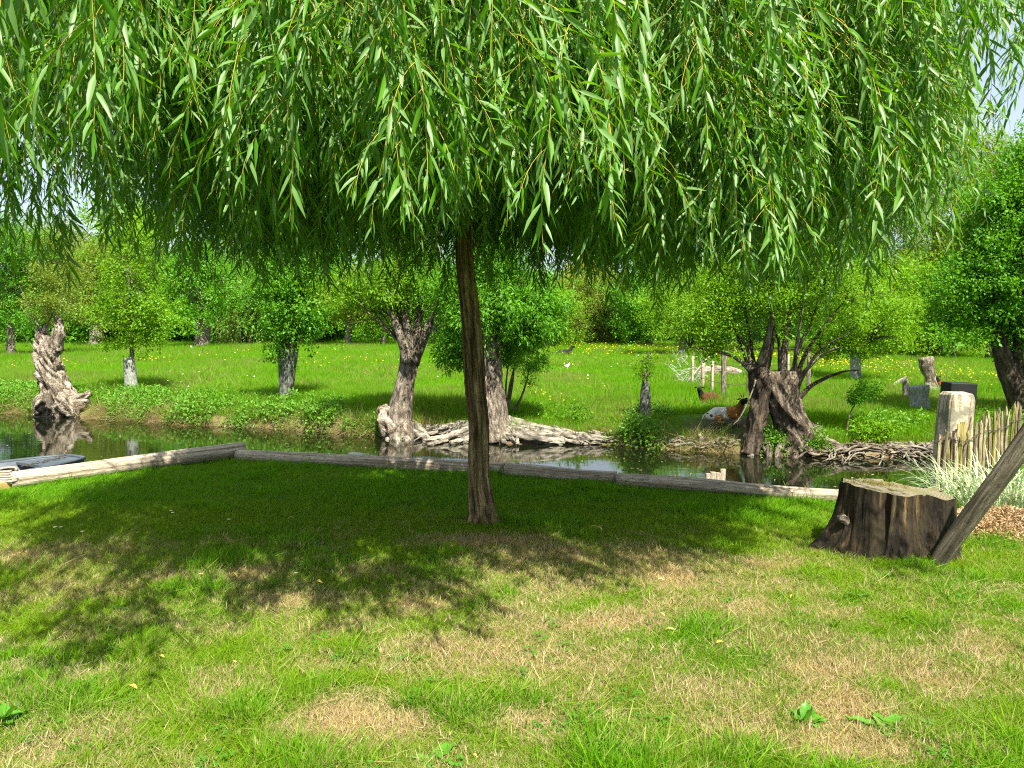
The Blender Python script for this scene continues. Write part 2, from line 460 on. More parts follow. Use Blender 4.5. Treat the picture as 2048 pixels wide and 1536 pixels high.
def box_mesh(name, sx, sy, sz, jitter=0.0, bev=0.0, seed=0):
    r = random.Random(seed)
    V = []
    for z in (0, 1):
        for (x, y) in ((-1, -1), (1, -1), (1, 1), (-1, 1)):
            V.append((x * sx / 2 + r.uniform(-jitter, jitter), y * sy / 2 + r.uniform(-jitter, jitter), z * sz))
    Fq = [(0, 3, 2, 1), (4, 5, 6, 7), (0, 1, 5, 4), (1, 2, 6, 5), (2, 3, 7, 6), (3, 0, 4, 7)]
    Vn = np.array(V)
    me = mesh_np(name, Vn, np.array(Fq), False, {'gc': ('FLOAT_VECTOR', Vn)})
    return me

# ------------------------------------------------------------------ scatter node group
ng = bpy.data.node_groups.new('scatter', 'GeometryNodeTree')
ng.interface.new_socket('Geometry', in_out='INPUT', socket_type='NodeSocketGeometry')
ng.interface.new_socket('Geometry', in_out='OUTPUT', socket_type='NodeSocketGeometry')
def gnamed(n, typ):
    a = ng.nodes.new('GeometryNodeInputNamedAttribute'); a.data_type = typ; a.inputs['Name'].default_value = n
    return a.outputs['Attribute']
gi_ = ng.nodes.new('NodeGroupInput'); go_ = ng.nodes.new('NodeGroupOutput')
sep = ng.nodes.new('GeometryNodeSeparateGeometry'); sep.domain = 'POINT'
ng.links.new(gi_.outputs[0], sep.inputs['Geometry']); ng.links.new(gnamed('is_pt', 'BOOLEAN'), sep.inputs['Selection'])
spl = ng.nodes.new('GeometryNodeSplitToInstances'); spl.domain = 'POINT'
ng.links.new(sep.outputs['Inverted'], spl.inputs['Geometry']); ng.links.new(gnamed('pick', 'INT'), spl.inputs['Group ID'])
iop = ng.nodes.new('GeometryNodeInstanceOnPoints')
ng.links.new(sep.outputs['Selection'], iop.inputs['Points']); ng.links.new(spl.outputs['Instances'], iop.inputs['Instance'])
iop.inputs['Pick Instance'].default_value = True
ng.links.new(gnamed('pick', 'INT'), iop.inputs['Instance Index'])
e2r = ng.nodes.new('FunctionNodeEulerToRotation')
ng.links.new(gnamed('rot', 'FLOAT_VECTOR'), e2r.inputs[0]); ng.links.new(e2r.outputs[0], iop.inputs['Rotation'])
ng.links.new(gnamed('scl', 'FLOAT_VECTOR'), iop.inputs['Scale'])
ng.links.new(iop.outputs['Instances'], go_.inputs[0])

def scatter(name, templates, pts, rot, scl, mat, parent=None, pick=None, extra=None):
    """templates: list of (V, F(list of arrays), matidx or None)"""
    n = len(pts); K = len(templates)
    V = [np.asarray(pts, float)]; off = n; Fs = {}
    is_pt = [np.ones(n, bool)]; pk = [np.asarray(pick if pick is not None else rng.integers(0, K, n))]
    mats = {}
    for k, tp in enumerate(templates):
        tv, tf = tp[0], tp[1]
        V.append(tv); is_pt.append(np.zeros(len(tv), bool)); pk.append(np.full(len(tv), k))
        for j, f in enumerate(tf):
            f = np.asarray(f)
            if len(f): Fs.setdefault(f.shape[1], []).append((f + off, tp[2][j] if len(tp) > 2 else 0))
        off += len(tv)
    faces = []; mi = []
    for k in sorted(Fs):
        faces.append(np.concatenate([a for a, _ in Fs[k]])); mi.append(np.concatenate([np.full(len(a), b) for a, b in Fs[k]]))
    z = off - n
    sc = np.asarray(scl, float)
    if sc.ndim == 1: sc = np.repeat(sc[:, None], 3, 1)
    at = {'is_pt': ('BOOLEAN', np.concatenate(is_pt)), 'pick': ('INT', np.concatenate(pk).astype(np.int32)),
          'rot': ('FLOAT_VECTOR', np.concatenate([rot, np.zeros((z, 3))])), 'scl': ('FLOAT_VECTOR', np.concatenate([sc, np.ones((z, 3))]))}
    for k, v in (extra or {}).items(): at[k] = ('FLOAT', np.concatenate([v, np.zeros(z)]))
    me = bpy.data.meshes.new(name)
    me = mesh_np(name, np.concatenate(V), faces, True, at)
    mlist = mat if isinstance(mat, (list, tuple)) else [mat]
    for m_ in mlist: me.materials.append(m_)
    if len(mlist) > 1:
        me.polygons.foreach_set('material_index', np.concatenate(mi).astype(np.int32))
    o = link(name, me, None, parent)
    md = o.modifiers.new('scatter', 'NODES'); md.node_group = ng
    return o

# ------------------------------------------------------------------ leaf templates
def kite_leaves(base, dirs, up, L_, Wd, fold=0.25):
    """batch of folded kite leaves: base (n,3), dirs (n,3), up (n,3)"""
    n = len(base)
    d = dirs / (np.linalg.norm(dirs, axis=1)[:, None] + 1e-9)
    s = np.cross(d, up); s /= np.linalg.norm(s, axis=1)[:, None] + 1e-9
    nn = np.cross(s, d)
    L_ = np.asarray(L_)[:, None]; Wd = np.asarray(Wd)[:, None]
    v0 = base; v1 = base + d * L_ * 0.42 + s * Wd + nn * Wd * fold
    v2 = base + d * L_ - nn * L_ * 0.08; v3 = base + d * L_ * 0.42 - s * Wd + nn * Wd * fold
    V = np.stack([v0, v1, v2, v3], 1).reshape(-1, 3)
    i = np.arange(n)[:, None] * 4
    Ft = np.concatenate([i + np.array([[0, 1, 2]]), i + np.array([[0, 2, 3]])], 0)
    return V, [Ft]
def cluster_template(nl, leaf, width, seed, droop=0.3, flat=0.8):
    r = np.random.default_rng(seed)
    p = r.normal(size=(nl, 3)); p /= np.linalg.norm(p, axis=1)[:, None]
    p *= (r.random((nl, 1)) ** 0.45); p[:, 2] *= flat
    d = p + r.normal(size=(nl, 3)) * 0.5; d[:, 2] -= droop
    up = r.normal(size=(nl, 3)) * 0.55 + np.array([0, 0, 1.0])
    return kite_leaves(p, d, up, leaf * r.uniform(0.7, 1.25, nl), leaf * width * r.uniform(0.8, 1.2, nl))
CL_ROUND = [cluster_template(30, 0.36, 0.34, 100 + k) for k in range(5)]
CL_FINE = [cluster_template(34, 0.26, 0.36, 120 + k) for k in range(5)]
CL_LONG = [cluster_template(30, 0.50, 0.16, 140 + k, 0.5) for k in range(5)]
CL_FAR = [cluster_template(26, 0.42, 0.40, 160 + k) for k in range(4)]
CL_NETTLE = [cluster_template(22, 0.55, 0.28, 180 + k, 0.2, 1.0) for k in range(5)]
def droop_template(seed):
    r = np.random.default_rng(seed); B = []; D = []
    for s in range(5):
        x, y = r.uniform(-0.5, 0.5, 2); L_ = r.uniform(1.2, 2.2)
        for q in np.arange(0, L_, 0.11):
            a = r.uniform(0, 6.28); B.append((x, y, -q)); D.append((math.cos(a) * 0.6, math.sin(a) * 0.6, -1))
    B = np.array(B); D = np.array(D)
    return kite_leaves(B, D, r.normal(size=B.shape), np.full(len(B), 0.24), np.full(len(B), 0.035))
CL_DROOP = [droop_template(200 + k) for k in range(4)]

def rot_rand(n, tilt=0.5):
    return np.stack([rng.normal(0, tilt, n), rng.normal(0, tilt, n), rng.uniform(0, 2 * np.pi, n)], 1)

def crown_points(blobs, n, clumps=None, inner=0.35, lacun=0.0, csize=0.28):
    """points clustered around clump centres inside ellipsoids [(c, r, weight)]"""
    w = np.array([b[2] if len(b) > 2 else b[1][0] * b[1][1] * b[1][2] for b in blobs], float); w /= w.sum()
    nc = clumps or max(8, n // 14)
    k = rng.choice(len(blobs), nc, p=w)
    C = np.array([list(b[0]) for b in blobs]); Rr = np.array([list(b[1]) for b in blobs])
    d = rng.normal(size=(nc, 3)); d /= np.linalg.norm(d, axis=1)[:, None]
    rad = inner + (1 - inner) * rng.random(nc) ** 0.55
    cen = C[k] + d * rad[:, None] * Rr[k]
    j = rng.integers(0, nc, n)
    sz = np.mean(Rr[k], 1) * csize * rng.uniform(0.5, 1.3, nc)
    pts = cen[j] + rng.normal(size=(n, 3)) * sz[j][:, None] * np.array([1, 1, 0.7])
    return pts, cen

def make_tree(name, label, cat, base, trunk, rad, blobs, n, lsize, tmpl, leaf, bark, group=None, limbs=10, clumps=None, seg=10,
              amp=0.03, tz=None, limb_r=None, inner=0.35, csize=0.28, ridge=0.0, spread_rot=0.5, trunk_name='trunk'):
    """base world; trunk: list of offsets; blobs: offsets"""
    e = empty(name, base, label, cat, group)
    tube(trunk_name, bark, trunk, rad, e, seg=seg, sub=6, amp=amp, freq=5, ridge=ridge, seed=int(abs(base.x) * 10) % 50)
    if n:
        pts, cen = crown_points(blobs, n, clumps, inner, csize=csize)
        scatter('crown', tmpl, pts, rot_rand(n, spread_rot), lsize * rng.uniform(0.7, 1.35, n), leaf, e)
        if limbs:
            tb = Tubes(); top = Vector(trunk[-1]); lr = limb_r or rad[-1] * 0.55
            ks = rng.choice(len(cen), min(limbs, len(cen)), replace=False)
            for q in ks:
                c = Vector(cen[q]); a = random.uniform(0.55, 1.0)
                st = Vector(trunk[-2]).lerp(top, a)
                mid = st.lerp(c, 0.5) + Vector((random.uniform(-.15, .15), random.uniform(-.15, .15), random.uniform(0.0, .25))) * (c - st).length
                tb.add([st, st.lerp(mid, 0.5), mid, c], [lr * random.uniform(0.6, 1), lr * 0.6, lr * 0.35, lr * 0.08], seg=5, sub=3, cap=False)
                for _ in range(2):
                    c2 = c + Vector(rng.normal(size=3)) * (c - st).length * 0.18
                    tb.add([mid, mid.lerp(c2, 0.6), c2], [lr * 0.3, lr * 0.18, lr * 0.05], seg=4, sub=3, cap=False)
            tb.obj('limbs', bark, e)
    return e

# ================================================================== THE SETTING
# dry and bare patches of the lawn: centre (pixels of the photo, turned into metres), half sizes, strength
def blobs_world(lst):
    o = []
    for px, py, rx, ry, s in lst:
        p = P(px, py); d = p.y
        o.append((p.x, p.y, rx * d / F, ry * d * d / (CAM_H * F), s))
    return o
DRY = blobs_world([(985, 1088, 90, 12, .9), (480, 1155, 60, 14, .7), (340, 1155, 40, 12, .8), (560, 1210, 110, 18, .55), (830, 1218, 90, 18, .8),
    (1180, 1115, 170, 22, .55), (1120, 1175, 220, 36, .45), (1340, 1165, 130, 30, .6), (1240, 1255, 170, 20, .85), (1330, 1220, 110, 16, .7),
    (870, 1300, 140, 20, .9), (1010, 1335, 170, 28, .75), (770, 1340, 90, 20, .6), (1160, 1335, 140, 30, .65), (640, 1335, 60, 20, .7),
    (690, 1435, 90, 44, .95), (810, 1455, 60, 28, .8), (1040, 1450, 70, 20, .7), (1490, 1222, 80, 18, .85), (1540, 1135, 60, 12, .7), (1660, 1350, 110, 22, .85),
    (1700, 1430, 100, 50, .95), (1740, 1505, 150, 40, 1), (1480, 1455, 60, 22, .8), (1660, 1235, 80, 20, .6), (1970, 1300, 60, 40, .6),
    (60, 1120, 130, 26, .5), (230, 1115, 90, 18, .4), (1420, 1380, 140, 30, .45), (480, 1370, 120, 30, .3), (1850, 1360, 100, 40, .4), (1100, 1400, 300, 80, .25),
    (1000, 1250, 500, 130, .25), (1500, 1300, 400, 120, .22), (1230, 1500, 60, 20, .5), (560, 1470, 50, 30, .5), (150, 1180, 100, 30, .35)])
SOIL = blobs_world([(320, 1245, 80, 10, .7), (195, 1280, 26, 10, .8), (30, 1340, 60, 18, .95), (60, 1450, 60, 30, .95), (60, 1520, 80, 30, .95), (150, 1365, 40, 18, .8),
    (410, 1395, 50, 12, .5), (470, 1400, 40, 14, .6), (1220, 1442, 34, 12, .9), (1480, 1460, 40, 12, .8), (1400, 1370, 30, 10, .6), (1990, 1180, 50, 12, .7),
    (1960, 1320, 60, 24, .6), (1040, 1040, 30, 5, .9), (925, 1042, 26, 5, .8), (1900, 1160, 40, 8, .6), (340, 1150, 40, 8, .4), (800, 1480, 40, 12, .6), (1180, 1490, 40, 14, .4), (2020, 1250, 30, 10, .5)])
def fld(lst, x, y):
    a = np.zeros_like(np.asarray(x, float))
    for cx, cy, rx, ry, s in lst:
        q = ((x - cx) / rx) ** 2 + ((y - cy) / ry) ** 2
        a = np.maximum(a, s * np.exp(-q * 0.8))
    return a
def f_dry(x, y):
    n = fbm(x * 3.1, y * 3.1, 41, 4); n2 = fbm(x * 9, y * 9, 43, 3)
    a = fld(DRY, x, y)
    far = sstep(6.6, 5.2, y)
    return np.clip(.92 * a * (0.45 + 1.5 * n) * (0.6 + 1.0 * n2) + 0.6 * far * (n - 0.47) + .45 * far * (n2 - .55) + .07 * far, 0, 1)
def f_soil(x, y):
    n = fbm(x * 6, y * 6, 51, 3)
    return np.clip(fld(SOIL, x, y) * (0.4 + 1.3 * n) + 2.6 * np.clip(fbm(x * 2.6, y * 2.6, 55, 3) - 0.62, 0, 1) * sstep(5.6, 4.8, y), 0, 1)

def grid(xs, ys, name, mat, mask, attrs):
    X, Y = np.meshgrid(xs, ys); Z = H(X, Y)
    idx = np.arange(X.size).reshape(X.shape)
    q = np.stack([idx[:-1, :-1], idx[:-1, 1:], idx[1:, 1:], idx[1:, :-1]], -1).reshape(-1, 4)
    mid = 0.5 * (yn(X) + yf(X))
    keep = mask(X, Y, mid).ravel()
    q = q[keep[q].all(1)]
    used = np.zeros(X.size, bool); used[q.ravel()] = True
    rm = np.cumsum(used) - 1
    V = np.stack([X, Y, Z], -1).reshape(-1, 3)[used]
    at = {k: ('FLOAT', f(V[:, 0], V[:, 1])) for k, f in attrs.items()}
    me = mesh_np(name, V, rm[q], True, at)
    return tag(link(name, me, mat), kind='structure')
xs = np.unique(np.concatenate([np.linspace(-140, -30, 30), np.linspace(-30, -7, 50), np.linspace(-7, 7, 240), np.linspace(7, 30, 50), np.linspace(30, 140, 30)]))
ys = np.unique(np.concatenate([np.linspace(-14, 2, 20), np.linspace(2, 12, 220), np.linspace(12, 18, 60), np.linspace(18, 42, 50)]))
grid(xs, ys, 'lawn', M['lawn'], lambda X, Y, mid: Y < mid + 0.15, {'dry': f_dry, 'soil': f_soil})
xs = np.unique(np.concatenate([np.linspace(-900, -140, 12), np.linspace(-140, -30, 40), np.linspace(-30, 30, 420), np.linspace(30, 140, 40), np.linspace(140, 900, 12)]))
ys = np.unique(np.concatenate([np.linspace(8, 30, 300), np.linspace(30, 70, 80), np.linspace(70, 200, 20), np.linspace(200, 1100, 12)]))
pg = G(1470, 848)
dirt_spots = [(G(355, 750), 0.7, 0.5), (pg, 1.1, 0.55), (G(1560, 880), 0.8, 0.4), (G(1480, 870), 0.9, 0.25), (G(1660, 870), 0.7, 0.25)]
def m_dry(x, y):
    t = y - yf(x)
    return np.clip(0.95 * sstep(0.42, 0.0, t) + 0.2 * (fbm(x * .4, y * .4, 61) - 0.5), 0, 1)
def m_soil_shade(x, y):
    a = 0.95 * sstep(0.12, -0.05, y - yf(x))  # bare soil band at the waterline, carrying the painted undercut shadow
    for c, rx, ry in dirt_spots:
        q = ((x - c.x) / rx) ** 2 + ((y - c.y) / ry) ** 2
        a = np.maximum(a, 1.1 * np.exp(-q * 1.2) * (0.5 + fbm(x * 4, y * 4, 63)))
    return np.clip(a, 0, 1)
grid(xs, ys, 'meadow', M['field'], lambda X, Y, mid: Y > mid - 0.15, {'dry': m_dry, 'soil': m_soil_shade})

wx = np.linspace(-139, 139, 140)
V = np.concatenate([np.stack([wx, yn(wx) + 0.05, np.full_like(wx, WATER)], 1), np.stack([wx, yf(wx) + 1.2, np.full_like(wx, WATER)], 1)])
i = np.arange(len(wx) - 1)
tag(link('river', mesh_np('river', V, np.stack([i, i + 1, i + 1 + len(wx), i + len(wx)], 1), True), M['water']), kind='structure')

# specks floating on the water
n = 260
X = rng.uniform(-9, 8, n); t_ = rng.random(n); Y = yn(X) + 0.4 + t_ * (yf(X) - yn(X) - 0.5)
a = rng.uniform(0, 6.28, n); V, Ff = kite_leaves(np.stack([X, Y, np.full(n, WATER + 0.004)], 1), np.stack([np.cos(a), np.sin(a), 0 * a], 1),
    np.tile([0, 0, 1.0], (n, 1)), rng.uniform(.02, .07, n), rng.uniform(.006, .014, n), 0.1)
tag(link('floating_leaves', mesh_np('floating_leaves', V, Ff, False), M['straw']), 'small pale leaves and petals floating on the dark river', 'leaves', kind='stuff')

# ------------------------------------------------------------------ grass
def tuft(nb, spread, h, w, seed, lean=0.5, curl=0.5, seg=3):
    r = np.random.default_rng(seed); Vs = []; Qs = []; Ts = []; o = 0
    for b in range(nb):
        a = r.uniform(0, 6.28); rr = spread * math.sqrt(r.random())
        x0, y0 = rr * math.cos(a), rr * math.sin(a)
        da = a + r.normal(0, 0.9); le = abs(r.normal(0, lean)); hh = h * r.uniform(0.45, 1.15); ww = w * r.uniform(0.7, 1.3)
        dx, dy = math.cos(da), math.sin(da); sx, sy = -dy, dx
        tw = r.uniform(0, 3.14); sx, sy = math.cos(tw), math.sin(tw)
        for k in range(seg):
            u = k / seg; hor = hh * (le * u + curl * le * u * u); z = hh * u * (1 - 0.25 * le * u) - 0.006
            wk = ww * (1 - 0.45 * u)
            Vs += [(x0 + dx * hor - sx * wk / 2, y0 + dy * hor - sy * wk / 2, z), (x0 + dx * hor + sx * wk / 2, y0 + dy * hor + sy * wk / 2, z)]
        hor = hh * (le + curl * le); Vs.append((x0 + dx * hor, y0 + dy * hor, hh * (1 - 0.25 * le)))
        for k in range(seg - 1): Qs.append((o + 2 * k, o + 2 * k + 1, o + 2 * k + 3, o + 2 * k + 2))
        Ts.append((o + 2 * seg - 2, o + 2 * seg - 1, o + 2 * seg)); o += 2 * seg + 1
    return np.array(Vs), [np.array(Qs).reshape(-1, 4), np.array(Ts)]
T_LAWN = [tuft(16, 0.040, 0.052, 0.0036, 300 + k, 0.75, 0.7, 2) for k in range(6)] + [tuft(16, 0.03, 0.085, 0.0045, 310 + k, 0.55, 0.7, 3) for k in range(2)]
# near lawn
def lawn_points(n, y0, y1):
    # density falls with distance
    y = y0 * (y1 / y0) ** rng.random(n); x = rng.uniform(-0.86, 0.86, n) * y + rng.uniform(-.4, .4, n)
    return x, y
x1, y1 = lawn_points(120000, 2.15, 10.5)
ok = (y1 < yn(x1) - 0.14)
x1, y1 = x1[ok], y1[ok]
dr, sl_ = f_dry(x1, y1), f_soil(x1, y1)
ok = rng.random(len(x1)) > np.clip(sl_ * 1.15 - 0.1, 0, 0.93)
x1, y1, dr, sl_ = x1[ok], y1[ok], dr[ok], sl_[ok]
n = len(x1)
near_c = sstep(6.0, 7.2, y1)
hn = fbm(x1 * 1.6, y1 * 1.6, 71, 3)
tuf = np.clip((fbm(x1 * 2.6, y1 * 2.6, 73, 3) - 0.55) * 5, 0, 1) * (dr < 0.3)
tall = rng.random(n) < (0.01 + 0.3 * tuf)
sc = (0.50 + 0.45 * hn) * (1 - 0.35 * dr) * (1 + 0.25 * near_c) * (1 + 0.35 * tuf)
edge = sstep(0.30, 0.1, yn(x1) - y1); sc = sc * (1 + 0.15 * edge)
scl = np.stack([0.9 + 0.3 * rng.random(n) + 0.06 * y1, 0.9 + 0.3 * rng.random(n) + 0.06 * y1, sc], 1)
pick = np.where(tall, rng.integers(6, 8, n), rng.integers(0, 6, n))
lush = np.clip(0.15 + 0.75 * near_c + 0.9 * tuf + 1.2 * (fbm(x1 * 1.1, y1 * 1.1, 75, 3) - 0.5), 0, 1)
tag(scatter('lawn_grass', T_LAWN, np.stack([x1, y1, H(x1, y1)], 1), np.stack([rng.normal(0, .12, n), rng.normal(0, .12, n), rng.uniform(0, 6.28, n)], 1),
    scl, M['grass'], pick=pick, extra={'dry': np.clip(dr + .1 * rng.random(n), 0, 1), 'lush': np.clip(lush + rng.normal(0, .15, n), 0, 1)}), 'short patchy mown grass covering the lawn around the willow', 'grass', kind='stuff')
# dead thatch lying on dry spots
x1, y1 = lawn_points(42000, 2.15, 8.5)
d_ = f_dry(x1, y1) + f_soil(x1, y1) * 0.7; ok = (rng.random(len(x1)) < d_ * 1.6) & (y1 < yn(x1) - 0.15)
x1, y1 = x1[ok], y1[ok]; n = len(x1)
T_TH = [tuft(24, 0.045, 0.032, 0.0028, 330 + k, 0.55, 0.5, 2) for k in range(4)]
tag(scatter('dry_thatch', T_TH, np.stack([x1, y1, H(x1, y1) + 0.004], 1), np.stack([rng.normal(0, .3, n), rng.normal(0, .3, n), rng.uniform(0, 6.28, n)], 1),
    np.stack([np.ones(n) * 1.1, np.ones(n) * 1.1, rng.uniform(.5, 1.0, n)], 1), M['straw']), 'straw coloured dead grass lying in the dry patches of the lawn', 'dry grass', kind='stuff')
# clover and small broad leaves
def clover(seed):
    r = np.random.default_rng(seed); B = []; D = []
    for c in range(7):
        x, y = r.uniform(-.05, .05, 2); z = r.uniform(.015, .04); a0 = r.uniform(0, 6.28)
        for k in range(3): B.append((x, y, z)); D.append((math.cos(a0 + 2.1 * k), math.sin(a0 + 2.1 * k), r.normal(0, .15)))
    B = np.array(B); return kite_leaves(B, np.array(D), np.tile([0, 0, 1.0], (len(B), 1)), np.full(len(B), .017), np.full(len(B), .0075), .2)
x1, y1 = lawn_points(9000, 2.15, 9)
cl = fld(blobs_world([(690, 1125, 90, 18, 1), (1780, 1150, 130, 20, .9), (1450, 1390, 120, 25, .7), (1280, 1470, 200, 60, .6), (420, 1500, 200, 40, .5), (1900, 1500, 150, 50, .7), (1850, 1220, 80, 20, .8), (300, 1400, 200, 40, .4)]), x1, y1)
ok = (rng.random(len(x1)) < cl * .10 * fbm(x1 * 5, y1 * 5, 77, 3) * 2 + .02) & (y1 < yn(x1) - .2)
x1, y1 = x1[ok], y1[ok]; n = len(x1)
tag(scatter('clover', [clover(340 + k) for k in range(4)], np.stack([x1, y1, H(x1, y1) + .01], 1), np.stack([rng.normal(0, .1, n)] * 2 + [rng.uniform(0, 6.28, n)], 1),
    rng.uniform(.6, 1.05, n), M['clover']), 'low dark green clover spreading through the lawn', 'clover', kind='stuff')

CLEARZ = [(G(1450, 856), 1.2, 1.1), (G(1420, 812), .6, 1.0), (G(1876, 786), .8, 1.4), (G(1128, 716), 1.0, 2.0), (G(1134, 739), .5, 1.5)]
def clearz(x, y):
    a = np.zeros_like(x)
    for c, rx, ry in CLEARZ: a = np.maximum(a, (((x - c.x) / rx) ** 2 + ((y - c.y) / ry) ** 2 < 1) * 1.0)
    return a > .5
# far meadow grass
T_MEAD = [tuft(18, 0.20, 0.16, 0.010, 350 + k, 0.45, 0.5, 2) for k in range(5)]
n = 150000
t_ = 0.25 * ((52 / 0.25) ** rng.random(n)) ; ang = rng.uniform(-0.82, 0.82, n)
dd = 11.2 * (62 / 11.2) ** rng.random(n); X = ang * dd; Y = dd
ok = Y > yf(X) + 0.22
X, Y = X[ok], Y[ok]; so_ = m_soil_shade(X, Y); ok = (rng.random(len(X)) > so_ * 1.3) & ~(clearz(X, Y) & (rng.random(len(X)) < .8)); X, Y = X[ok], Y[ok]
n = len(X); k = 0.55 + Y / 40
hn = fbm(X * .5, Y * .5, 81, 4); hz = (0.25 + 1.3 * hn ** 1.5) * (1 + Y / 40) * (0.75 + .5 * rng.random(n))
tag(scatter('meadow_grass', T_MEAD, np.stack([X, Y, H(X, Y)], 1), np.stack([rng.normal(0, .1, n), rng.normal(0, .1, n), rng.uniform(0, 6.28, n)], 1),
    np.stack([k, k, hz], 1), M['meadow'], extra={'dry': np.clip(0.5 * sstep(.5, .1, Y - yf(X)) + 0.9 * (fbm(X * .6, Y * .35, 83) - 0.42) + .12 * rng.random(n), 0, 1), 'lush': np.clip(3.0 * (fbm(X * .22, Y * .35, 85) - .45), 0, .9)}),
    'bright green meadow grass beyond the river', 'grass', kind='stuff')
# rank tussocks among the meadow grass
T_TUS = [tuft(26, 0.16, 0.34, 0.012, 360 + k, 0.5, 0.9, 3) for k in range(4)]
n = 16000
dd = 11.2 * (55 / 11.2) ** rng.random(n); X = rng.uniform(-.82, .82, n) * dd; Y = dd
ok = (Y > yf(X) + .5) & (fbm(X * .7, Y * .5, 87, 3) > .52) & (m_soil_shade(X, Y) < .3) & ~clearz(X, Y); X, Y = X[ok], Y[ok]; n = len(X)
tag(scatter('meadow_tussocks', T_TUS, np.stack([X, Y, H(X, Y)], 1), np.stack([rng.normal(0, .1, n), rng.normal(0, .1, n), rng.uniform(0, 6.28, n)], 1), np.stack([.6 + Y / 50, .6 + Y / 50, rng.uniform(.3, .8, n) * (1 + Y / 60)], 1), M['meadow'],
    extra={'dry': rng.uniform(0, .5, n), 'lush': rng.uniform(0, 1, n)}), 'rank darker tufts standing in the meadow grass', 'grass', kind='stuff')
# buttercups
pp = []
for px, py, rx, ry, cnt in ((1250, 705, 170, 9, 900), (1420, 715, 90, 8, 350), (1150, 696, 80, 4, 300), (1640, 735, 120, 22, 700), (1590, 725, 60, 12, 260), (1730, 745, 60, 16, 300), (1800, 735, 60, 12, 200), (325, 728, 30, 4, 60), (700, 733, 100, 10, 110),
    (820, 742, 60, 8, 60), (25, 690, 40, 5, 400), (30, 665, 40, 5, 500), (110, 735, 60, 10, 60), (1100, 810, 50, 12, 40), (600, 720, 200, 14, 80), (1180, 770, 200, 30, 60), (1940, 760, 40, 8, 120), (380, 720, 160, 12, 60), (1500, 700, 60, 8, 200)):
    cnt = int(cnt * .6); c = G(px, py); d = c.y
    wx_ = rx * d / F; wy_ = max(ry * d * d / (CAM_H * F), 0.3)
    pp.append(np.stack([c.x + rng.normal(0, .6, cnt) * wx_, c.y + rng.normal(0, .6, cnt) * wy_], 1))
pp = np.concatenate(pp); pp = pp[(pp[:, 1] > yf(pp[:, 0]) + 1.5) & (pp[:, 1] < 60)]
X, Y = pp.T; n = len(X)
flw = kite_leaves(np.tile([0, 0, 0.0], (5, 1)), np.array([[math.cos(a), math.sin(a), .35] for a in np.arange(5) * 1.257]), np.tile([0, 0, 1.0], (5, 1)), np.full(5, 1.0), np.full(5, .42), .2)
tag(scatter('buttercups', [flw], np.stack([X, Y, H(X, Y) + rng.uniform(.12, .24, n) * (0.8 + Y / 60)], 1), rot_rand(n, .5), 0.013 + Y * 0.0005, M['buttercup']),
    'drifts of yellow buttercups in the meadow', 'flowers', kind='stuff')
n = 160
X = rng.uniform(-14, 14, n); Y = rng.uniform(17, 45, n)
tag(scatter('white_meadow_flowers', [flw], np.stack([X, Y, H(X, Y) + .16], 1), rot_rand(n, .5), 0.014 + Y * 0.0005, M['petal']), 'scattered tiny white flowers in the meadow grass', 'flowers', kind='stuff')

# bank weeds and dead grass fringe
n = 12000
X = rng.uniform(-24, 18, n); u = rng.random(n); Y = yf(X) - 0.02 + 1.9 * u ** 1.2
dens = fbm(X * 1.1, Y * 1.1, 91, 3) + 0.16 * (1 - u)
ok = (dens > 0.54) & (fld([(c_.x, c_.y, a_, b__, 1) for c_, a_, b__ in dirt_spots], X, Y) < .4) & ~clearz(X, Y) & ~(rootz(X) & (Y < yf(X) + .75)) & ~(rootz(X) & (rng.random(n) < .55)); X, Y, u = X[ok], Y[ok], u[ok]; n = len(X)
hh = (0.25 + 1.3 * fbm(X * 1.5, Y * 1.5, 93, 3)) * (1.1 - 0.6 * u)
zz = H(X, Y) + rng.random(n) * 0.22 * hh + 0.02
tag(scatter('bank_weeds', CL_NETTLE, np.stack([X, Y, zz], 1), rot_rand(n, .4), (0.07 + 0.045 * rng.random(n)) * (0.7 + 0.5 * hh), M['nettle_leaf']),
    'leafy nettles and weeds along the far river bank', 'weeds', kind='stuff')
T_FR = [tuft(16, 0.10, 0.22, 0.006, 370 + k, 0.9, 1.2, 3) for k in range(5)]
n = 11000
X = rng.uniform(-26, 18, n); Y = yf(X) + rng.uniform(-0.08, 0.34, n)
dn = fbm(X * .8, 0.3, 95, 3); ok = rng.random(n) < np.clip((dn - .3) * 3, .15, 1) * (1 - 0.5 * sstep(.5, 2.5, X)); ok = ok & ~rootz(X); X, Y = X[ok], Y[ok]; n = len(X)
tag(scatter('dry_bank_grass', T_FR, np.stack([X, Y, H(X, Y)], 1), np.stack([rng.uniform(-.2, 1.1, n), rng.normal(0, .4, n), rng.normal(0, .5, n)], 1), np.stack([rng.uniform(.6, 1, n)] * 2 + [rng.uniform(.4, 1, n)], 1), M['reed'], extra={'dry': rng.uniform(.2, 1, n), 'lush': np.zeros(n)}),
    'dry straw coloured grass hanging over the far waterline', 'dry grass', kind='stuff')

# ================================================================== WEEPING WILLOW
wb = G(966, 1045)
D0 = wb.y
trunk_px = [(966, 1052), (964, 1020), (958, 960), (957, 900), (958, 850), (951, 780), (947, 700), (940, 620), (931, 540), (928, 470), (930, 400), (937, 330), (940, 260)]
tp = [PD(a, b, D0) - wb for a, b in trunk_px]
tw = [74, 54, 43, 41, 40, 41, 40, 38, 35, 33, 30, 26, 20]
willow = empty('weeping_willow', wb, 'weeping willow with curving brown trunk on the lawn, leafy strands hanging across the top', 'tree')
tube('trunk', M['bark_willow'], tp, [w / 2 * D0 / F for w in tw], willow, seg=72, sub=22, amp=0.006, freq=30, ridge=0.085, nridge=17, seed=4)
top = tp[-1]

